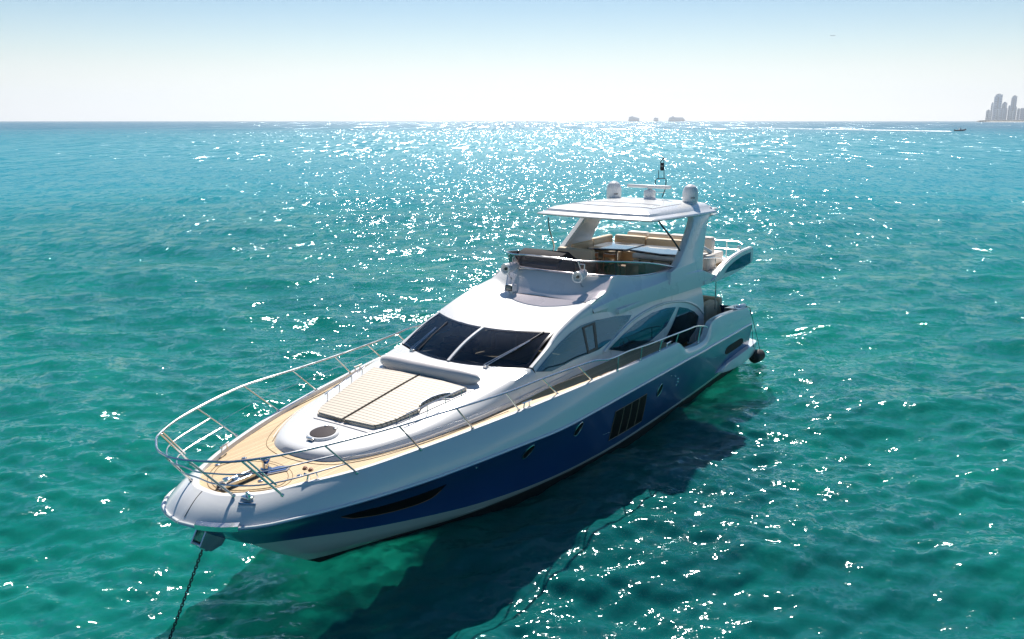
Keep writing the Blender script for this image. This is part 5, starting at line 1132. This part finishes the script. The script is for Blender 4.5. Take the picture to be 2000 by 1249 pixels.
ship(1227, 1249, (15, [(.02, 15.1), (.05, 42), (.15, 50), (.45, 50), (.98, 34), (.97, 15.1)], .25, 50), 9500, 'leftmost grey ship on the horizon, high at its left end')
ship(1276, 1286, (15, [(.05, 15.1), (.08, 32), (.4, 40), (.95, 38), (.97, 15.1)], .35, 40), 9800, 'smallest grey ship on the horizon, between the two larger ones')
ship(1305, 1338, (15, [(.01, 15.1), (.05, 38), (.2, 46), (.36, 46), (.42, 42), (.85, 42), (.97, 22), (.98, 15.1)], .20, 46), 9500, 'longest grey ship on the horizon, rightmost of the three')
# open motor boat running right, with its wake
t0 = at((1865, 256.5), z=0); t1 = at((1887, 256.5), z=0); L_ = (t1-t0).length; ang = math.atan2((t1-t0).y, (t1-t0).x); M = Matrix.Translation(t0) @ Matrix.Rotation(ang, 4, 'Z')
mbt = thing('motorboat', 'small white fishing boat with a canopy speeding right ahead of its wake', 'motorboat', tuple(t0))
w = L_
def mk(nm, bm, m_, par=mbt, **k): bm.transform(M); return link(nm, bm, m_, par, **k)
bm = bmesh.new(); S1 = []
for u, hw_, zb, zt in ((0, 1.3, -.1, .9), (.25, 1.5, -.1, .95), (.55, 1.5, 0, 1.15), (.8, 1.1, .2, 1.5), (.93, .5, .5, 1.75), (1.0, .02, 1.0, 1.9)): S1.append([Vector((w*u, y, z)) for y, z in ((-hw_, zt), (-hw_*.8, zb+.3), (0, zb), (hw_*.8, zb+.3), (hw_, zt))])
grid_faces(bm, S1); fixn(bm); mk('hull', bm, M_shipd)
bm = bmesh.new(); grid_faces(bm, [[(s[0].x, s[0].y, s[0].z-.1), (s[-1].x, s[-1].y, s[-1].z-.1)] for s in S1]); fixn(bm); mk('deck', bm, M_white)
bm = bmesh.new(); add_box(bm, (w*.22, -1.1, 2.9), (w*.55, 1.1, 3.05), .03); mk('canopy', bm, M_white)
bm = bmesh.new(); add_prism(bm, [(w*.36, -.6, .9), (w*.54, -.6, .9), (w*.50, -.6, 2.2), (w*.40, -.6, 2.3)], (0, 1.2, 0)); fixn(bm); mk('console', bm, M_white)
for u in (.26, .52):
    for y in (-1, 1): bm = bmesh.new(); add_tube(bm, [(w*u, y, .9), (w*u, y, 2.9)], .06, 6); mk('canopy_post', bm, M_steel)
for y in (-.5, .5): bm = bmesh.new(); add_box(bm, (-.6, y-.2, .1), (0, y+.2, 1.3), .08); mk('outboard_motor', bm, M_dark)
M_foam = mat('white_foam', (.85, .9, .92), .9); b = bsdf(M_foam)
bm = bmesh.new(); rnd = random.Random(3); a0 = at((1852, 258), z=0); a1 = at((1500, 251.3), z=0); a2 = at((1400, 249), z=0)
n = 420
for k in range(n):
    t = k/n; p = a0.lerp(a1, t); dirv = (a1-a0).normalized(); sd_ = Vector((-dirv.y, dirv.x, 0)); 
    if rnd.random() < t*.6: continue
    c = p+sd_*rnd.gauss(0, .7+3*t); l = rnd.uniform(1.5, 5)*(1-.3*t); ww = rnd.uniform(.5, 1.3)*(1.2-.5*t); hh = .75*(1-.4*t)
    V = [bm.verts.new(c+dirv*l*math.cos(q)+sd_*ww*math.sin(q)+Vector((0, 0, .12))) for q in np.linspace(0, 2*math.pi, 8, endpoint=False)]; v = bm.verts.new(c+Vector((0, 0, hh+.12)))
    for i in range(8): bm.faces.new((V[i], V[(i+1) % 8], v))
o = link('boat_wake', bm, M_foam); o['kind'] = 'stuff'; o['label'] = 'broken white foam wake trailing left behind the distant motorboat'
# dark speck on the horizon glare
c = at((1030, 237.6), z=0); c = Vector(seap(1030, 4200)); 
by = thing('distant_boat', 'tiny dark boat in the sun glare on the horizon left of the ships', 'boat', (c.x, c.y, 0))
bm = bmesh.new(); add_prism(bm, [(-6, -1.5, -.3), (-6, -1.5, 1.6), (6, -1.5, 2.2), (5, -1.5, -.3)], (0, 3, 0)); fixn(bm); bm.transform(Matrix.Translation((c.x, c.y, 0)) @ Matrix.Rotation(math.atan2(RGT[1], RGT[0]), 4, 'Z')); link('hull', bm, M_dark, by)
bm = bmesh.new(); add_box(bm, (-3, -1.2, 1.6), (2, 1.2, 4.6), .2); bm.transform(Matrix.Translation((c.x, c.y, 0)) @ Matrix.Rotation(math.atan2(RGT[1], RGT[0]), 4, 'Z')); link('cabin', bm, M_dark, by)
# airliner far off in the sky
d = Vector(ray((1627, 70))).normalized(); c = Vector(CAM)+d*7000
pl = thing('airliner', 'tiny grey aircraft high in the sky at the upper right', 'aeroplane', tuple(c))
M = Matrix.Translation(c) @ Matrix.Rotation(math.atan2(RGT[1], RGT[0]), 4, 'Z')
bm = bmesh.new(); add_lathe(bm, [(0, -20), (1.2, -17), (1.9, -10), (2, 8), (1.6, 15), (.7, 19), (0, 20)], (0, 0, 0), (1, 0, .02), 10); bm.transform(M); link('fuselage', bm, M_bldg2, pl)
bm = bmesh.new(); add_prism(bm, [(4, 0, -.6), (-2, 17, .6), (-5, 17, .6), (-4, 0, -.6)], (0, 0, .5)); add_prism(bm, [(4, 0, -.6), (-2, -17, .6), (-5, -17, .6), (-4, 0, -.6)], (0, 0, .5)); fixn(bm); bm.transform(M); link('wing', bm, M_bldg2, pl)
bm = bmesh.new(); add_prism(bm, [(-14, -.2, 1.5), (-18, -.2, 6.5), (-20, -.2, 6.5), (-19, -.2, 1)], (0, .4, 0)); fixn(bm); bm.transform(M); link('tail_fin', bm, M_bldg2, pl)
# ------------------------------------------------------------------ sea haze
bm = bmesh.new(); add_box(bm, (-13500, -13500, -4.5), (13500, 13500, 420)); hz = link('haze', bm, None or [], None, smooth=False)
mh = bpy.data.materials.new('sea_haze'); mh.use_nodes = True; nt = mh.node_tree; nt.nodes.remove(nt.nodes['Principled BSDF'])
pv = nt.nodes.new('ShaderNodeVolumePrincipled'); pv.inputs['Color'].default_value = (.86, .93, 1, 1); pv.inputs['Density'].default_value = 8e-5; pv.inputs['Anisotropy'].default_value = .3
nt.links.new(pv.outputs[0], nt.nodes['Material Output'].inputs['Volume']); hz.data.materials.append(mh); hz['kind'] = 'stuff'; hz['label'] = 'thin pale sea haze fading the ships and the far shore'
